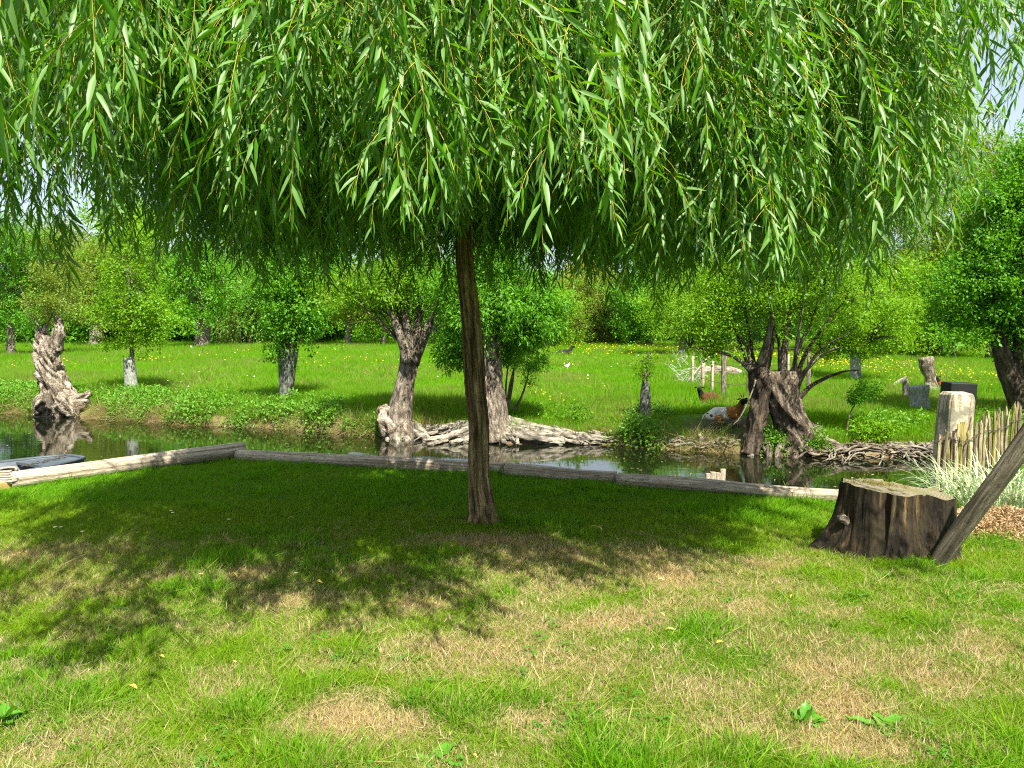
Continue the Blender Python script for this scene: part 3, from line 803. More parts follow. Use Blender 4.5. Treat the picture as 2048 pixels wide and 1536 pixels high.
# clumps of hanging strands
def front_bottom(px):
    return float(np.interp(px, [-400, 0, 110, 190, 300, 350, 450, 540, 620, 700, 780, 850, 940, 1030, 1085, 1140, 1200, 1300, 1380, 1450, 1550, 1650, 1750, 1850, 1890, 1960, 2060, 2500],
                                [560, 520, 500, 455, 380, 340, 330, 360, 500, 525, 440, 470, 505, 440, 480, 390, 360, 420, 520, 600, 590, 570, 540, 480, 330, 230, 240, 300]))
cx, cy = 0.0 - 0.25, D0
def strand_template(seed, Ltot, dens=1.0):
    r = np.random.default_rng(seed); VB = []; FB = {3: [], 4: []}; off = 0; mi = {}
    V = []; Q = []; T = []; tq = []
    def put_tube(pts, r0, r1):
        nonlocal off
        pts = np.array(pts); n_ = len(pts)
        for k in range(n_):
            rr = r0 + (r1 - r0) * k / (n_ - 1)
            for a in range(3): V.append(pts[k] + rr * np.array([math.cos(a * 2.09), math.sin(a * 2.09), 0]))
        for k in range(n_ - 1):
            for a in range(3):
                tq.append((off + 3 * k + a, off + 3 * k + (a + 1) % 3, off + 3 * k + 3 + (a + 1) % 3, off + 3 * k + 3 + a))
        off += 3 * n_
    def leaf(b, d, nrm, L_, w):
        nonlocal off
        d = d / np.linalg.norm(d); s = np.cross(d, nrm); s /= np.linalg.norm(s) + 1e-9; nn = np.cross(s, d)
        bend = r.uniform(0.02, 0.28); side = r.normal(0, .07)
        st = [(0.0, 0.10), (0.28, 0.95), (0.62, 0.8)]
        for u, ww in st:
            c = b + d * L_ * u - nn * L_ * bend * u * u + s * side * L_ * u * u + np.array([0, 0, -1]) * L_ * 0.10 * u * u
            V.append(c + s * w * ww + nn * w * .28); V.append(c); V.append(c - s * w * ww + nn * w * .28)
        V.append(b + d * L_ - nn * L_ * bend + s * side * L_ + np.array([0, 0, -1]) * L_ * 0.10)
        for k in range(2):
            Q.append((off + 3 * k, off + 3 * k + 1, off + 3 * k + 4, off + 3 * k + 3)); Q.append((off + 3 * k + 1, off + 3 * k + 2, off + 3 * k + 5, off + 3 * k + 4))
        T.append((off + 6, off + 7, off + 9)); T.append((off + 7, off + 8, off + 9)); off += 10
    def shoot(p0, d0, Ln, first, size):
        p = np.array(p0, float); d = np.array(d0, float); pts = [p.copy()]; ds = [d.copy()]; step = 0.05
        nst = max(3, int(Ln / step)); wig = r.normal(0, .06, 2)
        for k in range(nst):
            g_ = 0.16 if first else 0.22
            d = d + np.array([0, 0, -1]) * g_ + np.array([wig[0] * math.sin(k * .4), wig[1] * math.cos(k * .3), 0]) * .35 + r.normal(0, .03, 3)
            d /= np.linalg.norm(d); p = p + d * step; pts.append(p.copy()); ds.append(d.copy())
        put_tube(pts, 0.0024 if first else 0.0016, 0.0009)
        a = r.uniform(0, 6.28); s = 0.12 if not first else r.choice([0.12, 0.25, 0.45])
        while s < Ln:
            k = min(int(s / step), nst - 1); fr = s / step - k
            b = pts[k] * (1 - fr) + pts[k + 1] * fr; dd = ds[k]
            u_ = np.cross(dd, [0.3, 1, 0.1]); u_ /= np.linalg.norm(u_); w_ = np.cross(dd, u_)
            out = math.cos(a) * u_ + math.sin(a) * w_
            ang = r.uniform(0.32, 0.95)
            ld = dd * math.cos(ang) + out * math.sin(ang)
            tip = min(1.0, (Ln - s) / 0.25 + 0.45)
            nrm = out * 0.7 + np.array([0, 0, .5]) + r.normal(0, .5, 3)
            L_ = size * r.uniform(0.75, 1.2) * tip
            leaf(b, ld, nrm, L_, L_ * r.uniform(.064, .088))
            a += 2.4 + r.normal(0, .25); s += r.uniform(.020, .034) / dens
        return pts, ds
    pts, ds = shoot((0, 0, 0), (1, 0, 0.15), Ltot, True, 0.124)
    for k in range(r.integers(3, 6)):
        j = r.integers(int(len(pts) * .15), int(len(pts) * .85)); a = r.uniform(0, 6.28)
        d = ds[j] * 0.6 + np.array([math.cos(a), math.sin(a), 0.1]) * .95
        shoot(pts[j], d, r.uniform(.25, .55), False, 0.102)
    V = np.array(V)
    return V, [np.array(tq), np.array(Q), np.array(T)], [1, 0, 0]
ST_L = [0.7, 0.8, 0.9, 1.0, 1.0, 1.1, 1.2, 1.3, 1.4, 1.5, 1.6, 1.8]
STR = [strand_template(400 + k, l) for k, l in enumerate(ST_L)]
ST_REACH = np.array([-s[0][:, 2].min() for s in STR])
strand_mesh = []
for k, (V, fs, mi) in enumerate(STR):
    me = mesh_np('hanging_branch', V, [np.concatenate([fs[0], fs[1]]), fs[2]], True)
    me.materials.append(M['willow_leaf']); me.materials.append(M['twig'])
    me.polygons.foreach_set('material_index', np.concatenate([np.ones(len(fs[0])), np.zeros(len(fs[1]) + len(fs[2]))]).astype(np.int32))
    strand_mesh.append(me)
items = []           # (x,y,ztop,rotz,variant,scale, weight)
def project(x, y, z):
    c, s = math.cos(PITCH), math.sin(PITCH); dz = z - CAM_H
    f = y * c - dz * s; up = y * s + dz * c
    return 1024 + x / f * F, 768 - up / f * F
def dome(r_): return 4.8 - 0.075 * r_ * r_
RC = 4.15
def px_of(x, y): return project(x, y, 2.3)[0]
ncl = 0
anchors = []
while ncl < 470:
    a = random.uniform(0, 2 * math.pi); q = RC * math.sqrt(random.uniform(0.02, 1))
    x = cx + q * math.cos(a); y = cy + q * math.sin(a)
    if y < 1.95: continue
    if y > cy and math.hypot(x - cx, (y - cy) * 1.15) > (2.5 if x < cx else 2.7): continue
    if y > 4.6 and x < cx - 2.35: continue
    if y < 4.6 and x < cx - 1.2 and random.random() < .4: continue
    if y < 3.0 and px_of(x, y) < 320 and random.random() < .5: continue
    px, _ = project(x, y, 2.3)
    lo = -900 if y > 5 else -250
    if not (lo < px < 2900): continue
    # the crown thins out on the right front
    if px > 1700 and random.random() < float(np.interp(px, [1580, 1680, 1770, 2100, 2400], [0, .45, .97, .97, .8])): continue
    if px < 110 and random.random() < 0.5: continue
    ymin = float(np.interp(px, [-400, 300, 360, 600, 640, 1080, 1140, 2100, 2300], [2.1, 2.1, 3.5, 3.5, 3.2, 3.3, 3.6, 3.5, 3.5]))
    if y < ymin + random.uniform(0, .25): continue
    if y < 5.0 and random.random() < .58: continue
    if x < cx - 2.7 and random.random() < .5: continue
    ncl += 1
    if y < cy - 0.6:
        yb = front_bottom(px) + random.gauss(0, 22) - (20 if random.random() < .22 else random.uniform(60, 400))
        zb = CAM_H + (HOR - yb) * y / F
        if q < RC * .55: zb = max(zb, 2.15)
        zb = max(zb, 1.75 + random.uniform(0, .2))
    else:
        zb = 2.05 + 0.05 * (y - cy) + abs(random.gauss(0, .3)) - (random.uniform(.1, .35) if random.random() < .15 else 0)
        if px < 260: zb -= 0.12
    if px > 1900 and px < 2300: zb = max(zb, CAM_H + (HOR - 230) * y / F)
    elif y < 6 and px > 1250 and random.random() < .25: zb -= random.uniform(0, .25)
    if y > cy and 170 < px < 380: zb += random.uniform(.25, .7)
    if y > cy and random.random() < .2: zb += random.uniform(.1, .5)
    if random.random() < 0.38: zb += random.uniform(.5, 1.9)
    anchors.append((x, y, zb, q))
for k in range(170):
    a = random.uniform(0, 2 * math.pi); q = 2.4 * math.sqrt(random.random()); x = cx + q * math.cos(a); y = cy + q * math.sin(a) * .9
    if q < .35 and y < cy: continue
    anchors.append((x, y, random.uniform(2.15, 3.1), q))
hero = [(868, 5.5, 500), (905, 5.7, 470), (960, 5.6, 500), (1000, 5.4, 490), (925, 5.2, 420), (190, 2.3, 450), (105, 2.5, 430), (350, 3.2, 330), (470, 3.0, 300), (545, 3.3, 330), (635, 2.9, 515), (690, 2.85, 525), (780, 3.2, 440), (855, 3.1, 465), (945, 3.0, 500), (1035, 2.9, 440), (1085, 2.8, 560), (1180, 3.3, 380), (1250, 3.3, 420),
        (1390, 3.7, 540), (1435, 3.6, 635), (1485, 3.8, 600), (1560, 4.0, 640), (1650, 4.2, 600), (1740, 4.0, 520), (1800, 4.3, 560), (1960, 4.0, 240), (2010, 3.6, 210), (240, 3.7, 500), (420, 4.3, 545), (585, 4.1, 570), (745, 4.4, 550), (1115, 4.2, 585), (1320, 4.4, 600), (1600, 4.6, 665), (55, 4.3, 600), (130, 4.6, 570)]
for px, d_, yb in hero:
    x = (px - 1024) / F * d_; z = CAM_H + (HOR - yb) * d_ / F
    for j in range(5 if px < 1900 else 4):
        k = random.choice([5, 6, 7, 8, 9]); a = random.uniform(0, 6.28); rr_ = .22
        items.append((x - rr_ * math.cos(a) + random.gauss(0, .05), d_ - rr_ * math.sin(a) + random.gauss(0, .05), z + random.uniform(0, .35) + ST_REACH[k], a, k, 1.0))
for (x, y, zb, q) in anchors:
    out = math.atan2(y - cy, x - cx)
    for j in range(random.randint(4, 8)):
        k = random.randrange(len(ST_L)); sc_ = random.uniform(.85, 1.15)
        xx, yy = x + random.gauss(0, .16), y + random.gauss(0, .16)
        zt = zb + random.gauss(0.05, .14) + ST_REACH[k] * sc_
        zt = min(zt, dome(math.hypot(xx - cx, yy - cy)) + .1)
        items.append((xx, yy, zt, out + random.gauss(0, .9), k, sc_))
it = np.array(items)
# dense upper shell shading the inside of the crown
nu = 2100
a = rng.uniform(0, 6.28, nu); q = 2.95 * np.sqrt(rng.random(nu))
ux, uy = cx + q * np.cos(a), cy + q * np.sin(a)
uz = dome(q) - rng.uniform(0, 1.3, nu)
keep = (uy > 3.7) & ~((uy < 5.2) & (ux < cx - 1.5)) & ~((uy > cy) & (np.hypot(ux - cx, (uy - cy) * 1.15) > np.where(ux < cx, 2.5, 2.7))) & ~((uy > 4.6) & (ux < cx - 2.35)) & ~((ux / uy > .46) & (ux / uy < .9))
sh = np.stack([ux, uy, uz, a + rng.normal(0, .8, nu), rng.integers(0, 8, nu), rng.uniform(.8, 1.1, nu)], 1)[keep]
# the nearest strands in view become parts of their own
PXs = np.array([project(r_[0], r_[1], r_[2] - 0.6)[0] for r_ in items])
front = np.where((PXs > -60) & (PXs < 2110))[0]
front = front[np.argsort(it[front, 1])][:290]
isf = np.zeros(len(it), bool); isf[front] = True
for i_ in front:
    x, y, z, rz, k, sc_ = items[i_]
    o = link('hanging_branch', strand_mesh[int(k)], None, willow, (x - wb.x, y - wb.y, z - wb.z))
    o.rotation_euler = (0, 0, rz); o.scale = (sc_,) * 3
rest = np.concatenate([it[~isf], sh])
n = len(rest)
o = scatter('crown', STR, rest[:, :3] - np.array(wb), np.stack([np.zeros(n), np.zeros(n), rest[:, 3]], 1), rest[:, 5], [M['willow_leaf'], M['twig']], willow, pick=rest[:, 4].astype(int))
tag(o, kind='stuff')
# limbs from trunk to the clumps
tb = Tubes()
random.seed(21)
sel = random.sample(anchors, 40)
nl = 12
for k in range(nl):
    a = 2 * math.pi * k / nl + random.uniform(-.2, .2); h0 = random.uniform(0.72, 1)
    st = tp[-4].lerp(tp[-1], random.random())
    rr_ = random.uniform(1.6, 2.3) if math.sin(a) > 0 else random.uniform(2.4, 3.4); ex, ey = cx - wb.x + rr_ * math.cos(a), cy - wb.y + rr_ * math.sin(a)
    if ey + wb.y < 2.6: ey = 2.6 - wb.y
    zt = dome(rr_) - wb.z - random.uniform(.2, .6)
    m1 = st.lerp(Vector((ex, ey, zt)), .35) + Vector((0, 0, .35)); m2 = st.lerp(Vector((ex, ey, zt)), .7) + Vector((0, 0, .3))
    tube('limb', M['bark_willow'], [st, m1, m2, (ex, ey, zt - .15)], [.05, .033, .02, .006], willow, seg=8, sub=5, amp=.003)
    for s_ in range(5):
        b0 = m1.lerp(m2, random.uniform(-.3, 1.2)); a2 = a + random.uniform(-1, 1)
        e1 = b0 + Vector((math.cos(a2), math.sin(a2), .25)) * random.uniform(.5, 1.1); e2 = e1 + Vector((math.cos(a2) * .3, math.sin(a2) * .3, -.5))
        tb.add([b0, e1, e2], [.014, .008, .003], seg=5, sub=4, cap=False)
tb.obj('twigs', M['bark_willow'], willow)

# ================================================================== OBJECTS ON THE NEAR BANK
def log_between(name, label, a, b, ra, rb, mat=None, group='round timber logs edging the lawn along the river'):
    a, b = Vector(a), Vector(b); Ln = (b - a).length
    o = Tubes().add([(0, 0, 0), (Ln * .33, 0, random.uniform(-.01, .01)), (Ln * .66, 0, random.uniform(-.01, .01)), (Ln, 0, 0)], [ra, (ra + rb) / 2, rb, rb * .97], seg=24, sub=14, amp=.004, freq=5, ridge=0.02, nridge=5, seed=int(Ln * 10)).obj(name, mat or M['log'])
    o.location = a; o.rotation_euler = (b - a).to_track_quat('X', 'Z').to_euler()
    return tag(o, label, 'log', group)
def Pe(px, py, z): return P(px, py, z)
la0, la1 = P(20, 966, .05), P(486, 902, .09)
log_between('edging_log', 'grey weathered log rising above the water at the left corner, beside the boat', la0 + Vector((0, 0, .02)), la1 + Vector((0, 0, .02)), .09, .092)
lb0, lb1 = P(476, 911, .06), P(1010, 940, .055)
log_between('edging_log', 'long pale log lying flat at the lawn edge behind and left of the willow trunk', lb0, lb1, .072, .078)
lc0, lc1 = P(1012, 940, .06), P(1232, 956, .06)
log_between('edging_log', 'short middle log of the lawn edge just right of the willow trunk', lc0, lc1, .076, .07)
ld0, ld1 = P(1236, 960, .06), P(1712, 996, .05)
log_between('edging_log', 'pale log along the water ending behind the big tree stump', ld0, ld1, .07, .068)

# new plank and rope at the left edge
a, b = P(-160, 1012, .04), P(80, 955, .04)
pl = box_mesh('timber_plank', (b - a).length, .05, .09)
o = link('timber_plank', pl, M['plank']); o.location = (a + b) / 2 - Vector((0, 0, .05)); o.rotation_euler = (0, 0, math.atan2((b - a).y, (b - a).x))
co = np.array([v.co[:] for v in pl.vertices]); pl.attributes['gc'].data.foreach_set('vector', np.stack([co[:, 1], co[:, 2], co[:, 0]], 1).astype(np.float32).ravel())
tag(o, 'fresh yellow timber plank on edge beside the boat at the left border of the lawn', 'plank')
rp = P(2, 957, .09)
tb = Tubes()
for k in range(5):
    pts = [(math.cos(q) * (.22 - .02 * k) + random.uniform(-.02, .02), math.sin(q) * (.13 - .012 * k), .022 * k + .01 * math.sin(q * 2)) for q in np.linspace(0, 5.9, 12)]
    tb.add(pts, [.013, .013], seg=6, sub=3)
o = tb.obj('rope_coil', M['rope']); o.location = rp
tag(o, 'loose coil of grey rope lying beside the yellow plank', 'rope')

# punt
bo = empty('punt_boat', (0, 0, WATER), 'dark grey flat punt moored behind the corner log, blunt bow pointing right', 'boat')
ang = R(62)
bow = P(150, 914, WATER + .28)
bo.location = (bow.x, bow.y, WATER); bo.rotation_euler = (0, 0, ang)
sec = [(0.0, .20, .20), (-.35, .34, .10), (-.9, .46, .0), (-1.8, .54, -.06), (-3.0, .55, -.06), (-4.2, .48, -.02), (-4.6, .42, .08)]
def hull(inset, zb_, zt_, name, mat, flip=False):
    V = []
    for x, w, zb0 in sec:
        w2 = w - inset; V += [(x, -w2, zt_), (x, -w2 * .86, zb0 + zb_), (x, w2 * .86, zb0 + zb_), (x, w2, zt_)]
    V = np.array(V); Fq = []
    for k in range(len(sec) - 1):
        for j in range(3):
            q = (4 * k + j, 4 * k + j + 1, 4 * k + 5 + j, 4 * k + 4 + j); Fq.append(q[::-1] if flip else q)
    Fq.append((0, 3, 2, 1)); e_ = 4 * (len(sec) - 1); Fq.append((e_, e_ + 1, e_ + 2, e_ + 3))
    return link(name, mesh_np(name, V, np.array(Fq), False, {'gc': ('FLOAT_VECTOR', V)}), mat, bo)
hull(0, 0, .28, 'hull', M['boat'])
hull(.035, .03, .283, 'inner_hull', M['boat_in'], True)
tb = Tubes()
for s in (1, -1):
    tb.add([(x, s * w, .285) for x, w, _ in sec], [.022] * 2, seg=6, sub=3)
tb.add([(0, -.2, .285), (0.02, 0, .287), (0, .2, .285)], [.022] * 2, seg=6, sub=3)
tb.obj('gunwale', M['boat'], bo)
V = np.array([(0, -.2, .28), (0, .2, .28), (-.35, .33, .275), (-.55, .37, .27), (-.55, -.37, .27), (-.35, -.33, .275), (-.55, .37, .24), (-.55, -.37, .24)])
link('bow_deck', mesh_np('bow_deck', V, [np.array([(0, 1, 2, 5), (5, 2, 3, 4), (4, 3, 6, 7)])], False, {'gc': ('FLOAT_VECTOR', V)}), M['boat'], bo)
V = box_mesh('thwart', .25, .98, .03); o = link('thwart', V, M['boat'], bo, (-1.9, 0, .2))
tb = Tubes()
for k in range(16):
    u = k / 15; c = Vector((-.1 - .62 * u, .06 - .18 * u + .02 * math.sin(k * 1.3), .30 - .01 * u)); dx = .026
    ax = Vector((1, .2, 0)).normalized(); sd = Vector((0, 1, 0)) if k % 2 else Vector((0, 0, 1))
    ring = [c + ax * math.cos(q) * dx + sd * math.sin(q) * .013 for q in np.linspace(0, 2 * math.pi, 9)]
    tb.add(ring, [.0045, .0045], seg=4, sub=1, cap=False)
tb.obj('mooring_chain', M['wire'], bo)

# wooden stake stub in the water
st = P(1430, 968, WATER + .05)
e = empty('mooring_stub', (st.x, st.y, WATER), 'short broken stub of grey boards standing in the water beyond the lawn log', 'stake')
for k in range(4):
    o = link('board', box_mesh('board', .055, .04, .27 + random.uniform(-.03, .03), .006, seed=k), M['log'], e, (-.09 + .06 * k, random.uniform(-.01, .01), -.06))

# ---------------- stump
sp = P(1785, 1098, 0.0)
stump = empty('tree_stump', sp, 'large dark weathered tree stump with split bark and flared left root, behind the leaning pole', 'stump')
stump.scale = (.90, .90, .92)
nth, nzv = 420, 60
th = np.linspace(0, 2 * np.pi, nth, endpoint=False)
def stump_r(th, z):
    # profile seen from the camera side, wide to the left
    base = 0.365 + 0.035 * np.cos(2 * th + .3) + .03 * np.cos(3 * th + 1.2) + 0.02 * np.sin(5 * th)
    rib = 0.030 * np.abs(np.sin(4.5 * th + .8 * np.sin(th * 2))) + .018 * np.abs(np.sin(9 * th + 1))
    flare = (1 - np.clip(z / .5, 0, 1)) ** 2.2
    left = np.exp(-((np.angle(np.exp(1j * (th - np.pi * 1.02)))) / .33) ** 2)
    r_ = base + rib * (0.5 + .9 * flare) + flare * .06 + left * (.27 * flare ** 1.4 + .03)
    fr = np.exp(-((np.angle(np.exp(1j * (th - np.pi * 1.62)))) / .35) ** 2)
    return r_ + fr * .05 * flare
def ztop(x): return 0.485 - 0.10 * x
Zs = np.linspace(0, 1, nzv); V = []; g = []
for zf in Zs:
    r0 = stump_r(th, zf * .5)
    fur = 0.024 * (fbm(th * 14 / 6.28 * 5, np.full_like(th, zf * 1.2), 201, 3) - .5) * 2 + .010 * (fbm(th * 40 / 6.28 * 2, np.full_like(th, zf * 5), 203, 3) - .5)
    deep = -0.09 * np.clip(vnoise(th / 6.28 * 26, np.full_like(th, zf * 1.0), 205) - .62, 0, 1) / .38
    r_ = r0 + fur + deep
    x = r_ * np.cos(th); y = r_ * np.sin(th) * .92
    zt = ztop(x) + .012 * (vnoise(th * 6, th * 0, 207) - .5) + .03 * (vnoise(th * 3, th * 0 + 3, 217) - .5) - .30 * np.clip(vnoise(th / 6.28 * 24, th * 0 + 5, 211) - .72, 0, 1)
    V.append(np.stack([x, y, -.06 + zf * (zt + .06)], 1)); g.append(np.stack([np.cos(th) * r0, np.sin(th) * r0, np.full_like(th, zf * .5)], 1))
V = np.concatenate(V); g = np.concatenate(g)
ii = np.arange(nth * nzv).reshape(nzv, nth); a_, b_ = ii[:-1], ii[1:]
Q = np.stack([a_, np.roll(a_, -1, 1), np.roll(b_, -1, 1), b_], -1).reshape(-1, 4)
m, t, out = mat_new('stump_bark')
gc = attr(t, 'gc', out='Vector'); v = mapping(t, gc, (1, 1, .14))
n1 = noise_(t, v, 13, 6, .65); n2 = noise_(t, gc, 5, 5, .6); n3 = noise_(t, mapping(t, gc, (1, 1, .3)), 60, 4)
c = ramp_(t, n1, [(.40, (.005, .004, .003)), (.51, (.022, .015, .008)), (.59, (.065, .045, .02)), (.69, (.27, .19, .085))])  # deep black shade and golden highlights painted into the bark as vertical streaks
c = mixc(t, ramp_(t, n2, [(.42, (0, 0, 0)), (.62, (.75, .75, .75))]), c, (.035, .027, .014))
p = t.nodes.new('ShaderNodeBsdfPrincipled'); p.inputs['Roughness'].default_value = .85; p.inputs['Specular IOR Level'].default_value = .25
t.links.new(c, p.inputs['Base Color']); t.links.new(bump_(t, math_(t, 'ADD', n1, math_(t, 'MULTIPLY', n3, .3)), 1, .035), p.inputs['Normal'])
t.links.new(p.outputs[0], out.inputs['Surface']); M['stump'] = m
link('bark', mesh_np('bark', V, Q, True, {'gc': ('FLOAT_VECTOR', g)}), M['stump'], stump)
# top cut
topring = V[-nth:]
Vt = [topring * np.array([1, 1, 1])]
for f_ in (.9, .7, .45, .2):
    q = topring * np.array([f_, f_, 1]); q[:, 2] = ztop(q[:, 0]) - .006 + .012 * (fbm(q[:, 0] * 25, q[:, 1] * 25, 209, 3) - .5); Vt.append(q)
Vt.append(np.array([[0, 0, ztop(0) - .01]])); Vt = np.concatenate(Vt)
ii = np.arange(nth * 5).reshape(5, nth)
Q = np.concatenate([np.stack([ii[k], np.roll(ii[k], -1), np.roll(ii[k + 1], -1), ii[k + 1]], -1) for k in range(4)])
T = np.stack([ii[4], np.roll(ii[4], -1), np.full(nth, nth * 5)], 1)
m, t, out = mat_new('stump_cut')
tcn = t.nodes.new('ShaderNodeTexCoord'); o_ = tcn.outputs['Object']
wv = t.nodes.new('ShaderNodeTexWave'); wv.wave_type = 'RINGS'; wv.rings_direction = 'Z'; wv.inputs['Scale'].default_value = 14; wv.inputs['Distortion'].default_value = 5
t.links.new(o_, wv.inputs['Vector'])
c = mixc(t, wv.outputs['Fac'], (.10, .085, .055), (.22, .185, .12))
c = mixc(t, ramp_(t, noise_(t, o_, 5, 5), [(.45, (0, 0, 0)), (.6, (.8, .8, .8))]), c, (.11, .105, .025))
p = t.nodes.new('ShaderNodeBsdfPrincipled'); p.inputs['Roughness'].default_value = .9
t.links.new(c, p.inputs['Base Color']); t.links.new(bump_(t, noise_(t, o_, 60, 4), .8, .01), p.inputs['Normal']); t.links.new(p.outputs[0], out.inputs['Surface'])
link('cut_top', mesh_np('cut_top', Vt, [Q, T], False), m, stump)
# moss on the cut
n = 170; q = rng.normal(0, 1, (n, 2)) * np.array([.11, .05]) + np.array([-.08, .10])
M['moss'] = leaf_mat('moss', (.16, .14, .02), (.24, .21, .03), .2)
scatter('moss', [cluster_template(16, .5, .3, 230 + k) for k in range(3)], np.stack([q[:, 0], q[:, 1], ztop(q[:, 0]) + .004], 1), rot_rand(n, .6), rng.uniform(.008, .016, n), M['moss'], stump)['kind'] = 'stuff'
# broken knot on the left flank and splinters of loose bark
tube('knot', M['dead_wood'], [(-.40, -.10, .24), (-.46, -.13, .27), (-.50, -.14, .275)], [.035, .03, .020], stump, seg=18, sub=5, amp=.018, freq=22)
for k in range(0):
    a = random.uniform(math.pi * 1.05, math.pi * 2.0); r_ = float(stump_r(np.array([a]), .3)[0]) + .004; h0 = random.uniform(.03, .3); hl = random.uniform(.07, .2)
    pt = [(r_ * math.cos(a) * 1.0, r_ * math.sin(a) * .92, h0), ((r_ - .005) * math.cos(a + .02), (r_ - .005) * math.sin(a + .02) * .92, h0 + hl)]
    tube('bark_strip', M['stump'] if k % 3 else M['dead_wood'], pt, [.012, .006], stump, seg=6, sub=4, amp=.003, freq=40, seed=k)

# ---------------- leaning pole
p0 = P(1868, 1136, -.02); d = PD(2062, 862, 4.62)
ext = p0 + (d - p0) * 2.1
o = Tubes().add([(0, 0, 0), (.3, 0, .004), (1.0, 0, -.006), (1.8, 0, .004), ((ext - p0).length, 0, 0)], [.050, .056, .060, .062, .06], seg=28, sub=14, amp=.004, freq=7, ridge=.03, nridge=5, seed=9).obj('leaning_pole', M['pole'])
o.location = p0 - (d - p0).normalized() * .06; o.rotation_euler = (ext - p0).to_track_quat('X', 'Z').to_euler()
tag(o, 'thick bare wooden pole leaning diagonally in front of the stump, leaving at the right edge', 'pole')

# ---------------- pale fence with big post
fence = empty('paling_fence', (4.35, 7.5, 0), 'rustic fence of split chestnut pales bound with wire, in front of the big square post', 'fence')
fo = Vector((4.35, 7.5, 0))
line = []
for px in np.concatenate([np.arange(1882, 1950, 5.6), np.arange(1952, 2052, 5.6)]):
    if px < 1950: d = 7.35
    else: d = 7.45 + (px - 1950) / 100 * 1.5
    line.append((px, d))
k = 0
px = 2052
while px < 2380:
    line.append((px, 7.45 + (px - 1950) / 100 * 1.5)); px += 5.6
pale_top = []
for k, (px, d) in enumerate(line):
    x = (px + random.uniform(-2, 2) - 1024) / F * d; dd = d + random.uniform(-.035, .035)
    h = (.56 if px < 1950 else .68) + random.uniform(-.05, .045)
    if px > 1990: h += .02 * (px - 1990) / 60
    ln = random.uniform(-.025, .025); bw = random.uniform(-.02, .02); w = random.uniform(.012, .020)
    m_ = random.choice([M['pale'], M['pale'], M['pale_dark'], M['pale_green']])
    zb = -.06 if px >= 1950 else -.12
    zg = float(H(x, dd)); 
    pts = [(x - fo.x, dd - fo.y, zb), (x - fo.x + bw, dd - fo.y, h * .4), (x - fo.x + bw * .6 + ln * .6, dd - fo.y, h * .8), (x - fo.x + ln, dd - fo.y, h - .05), (x - fo.x + ln, dd - fo.y, h)]
    tube('pale', m_, pts, [w, w * 1.05, w * .95, w * .8, w * .25], fence, seg=7, sub=4, amp=.004, freq=25, seed=k, smooth=False)
    pale_top.append((x - fo.x, dd - fo.y - .03, h))
for hz in (.50, .12):
    tb = Tubes()
    for s in (0, 1):
        pts = [(a + .0, b + .01 * math.sin(i_ * 3.14 + s * 3.14), hz + .012 * math.sin(i_ * 1.7 + s * 2) + .02 * math.sin(i_ * .5)) for i_, (a, b, h) in enumerate(pale_top)]
        tb.add(pts, [.0028, .0028], seg=4, sub=2, cap=False)
    tb.obj('binding_wire', M['wire'], fence)
# posts behind
bp = Vector(((1914 - 1024) / F * 7.62, 7.62, 0))
m, t, out = mat_new('post_wood')
tcn = t.nodes.new('ShaderNodeTexCoord'); o_ = tcn.outputs['Object']
n1 = noise_(t, mapping(t, o_, (1, 1, .10)), 22, 5, .6); n2 = noise_(t, o_, 38, 4, .7); n4 = noise_(t, o_, 3.2, 3)
c = ramp_(t, n1, [(.35, (.16, .10, .05)), (.47, (.46, .37, .24)), (.6, (.62, .55, .42))])
c = mixc(t, ramp_(t, n2, [(.5, (0, 0, 0)), (.58, (.7, .7, .7))]), c, (.22, .20, .15))
c = mixc(t, ramp_(t, n4, [(.52, (0, 0, 0)), (.56, (.85, .85, .85))]), c, (.17, .16, .115))
p = t.nodes.new('ShaderNodeBsdfPrincipled'); p.inputs['Roughness'].default_value = .9
t.links.new(c, p.inputs['Base Color']); t.links.new(bump_(t, n2, .7, .01), p.inputs['Normal']); t.links.new(p.outputs[0], out.inputs['Surface']); M['post'] = m
def chunky_post(name, w, d_, h, mat, parent, loc, lean=0.0, bev=.05):
    prof = [(-w / 2 + bev * .3, -d_ / 2), (w / 2 - bev, -d_ / 2), (w / 2, -d_ / 2 + bev), (w / 2, d_ / 2), (-w / 2, d_ / 2), (-w / 2, -d_ / 2 + bev * .3)]
    V = []; lv = [(-.3, 1.08), (h * .3, 1.03), (h * .62, 1.0), (h - .08, .96), (h - .02, .90), (h, .78)]
    for i_, (z, f_) in enumerate(lv):
        for (x, y) in prof: V.append((x * f_ + lean * z + random.uniform(-.004, .004), y * f_ + random.uniform(-.004, .004), z + (random.uniform(-.012, .012) if i_ > 3 else 0)))
    np_ = len(prof); Q = [(i_ * np_ + j, i_ * np_ + (j + 1) % np_, (i_ + 1) * np_ + (j + 1) % np_, (i_ + 1) * np_ + j) for i_ in range(len(lv) - 1) for j in range(np_)]
    e_ = (len(lv) - 1) * np_; V.append((lean * h, 0, h + .004)); T = [(e_ + j, e_ + (j + 1) % np_, len(V) - 1) for j in range(np_)]
    return link(name, mesh_np(name, np.array(V), [np.array(Q), np.array(T)], False, {'gc': ('FLOAT_VECTOR', np.array(V))}), mat, parent, loc)
post = chunky_post('square_post', .275, .24, .93, M['post'], None, bp, .03)
tag(post, 'big square weathered wooden post with flaking pale top at the river end of the fence', 'post')
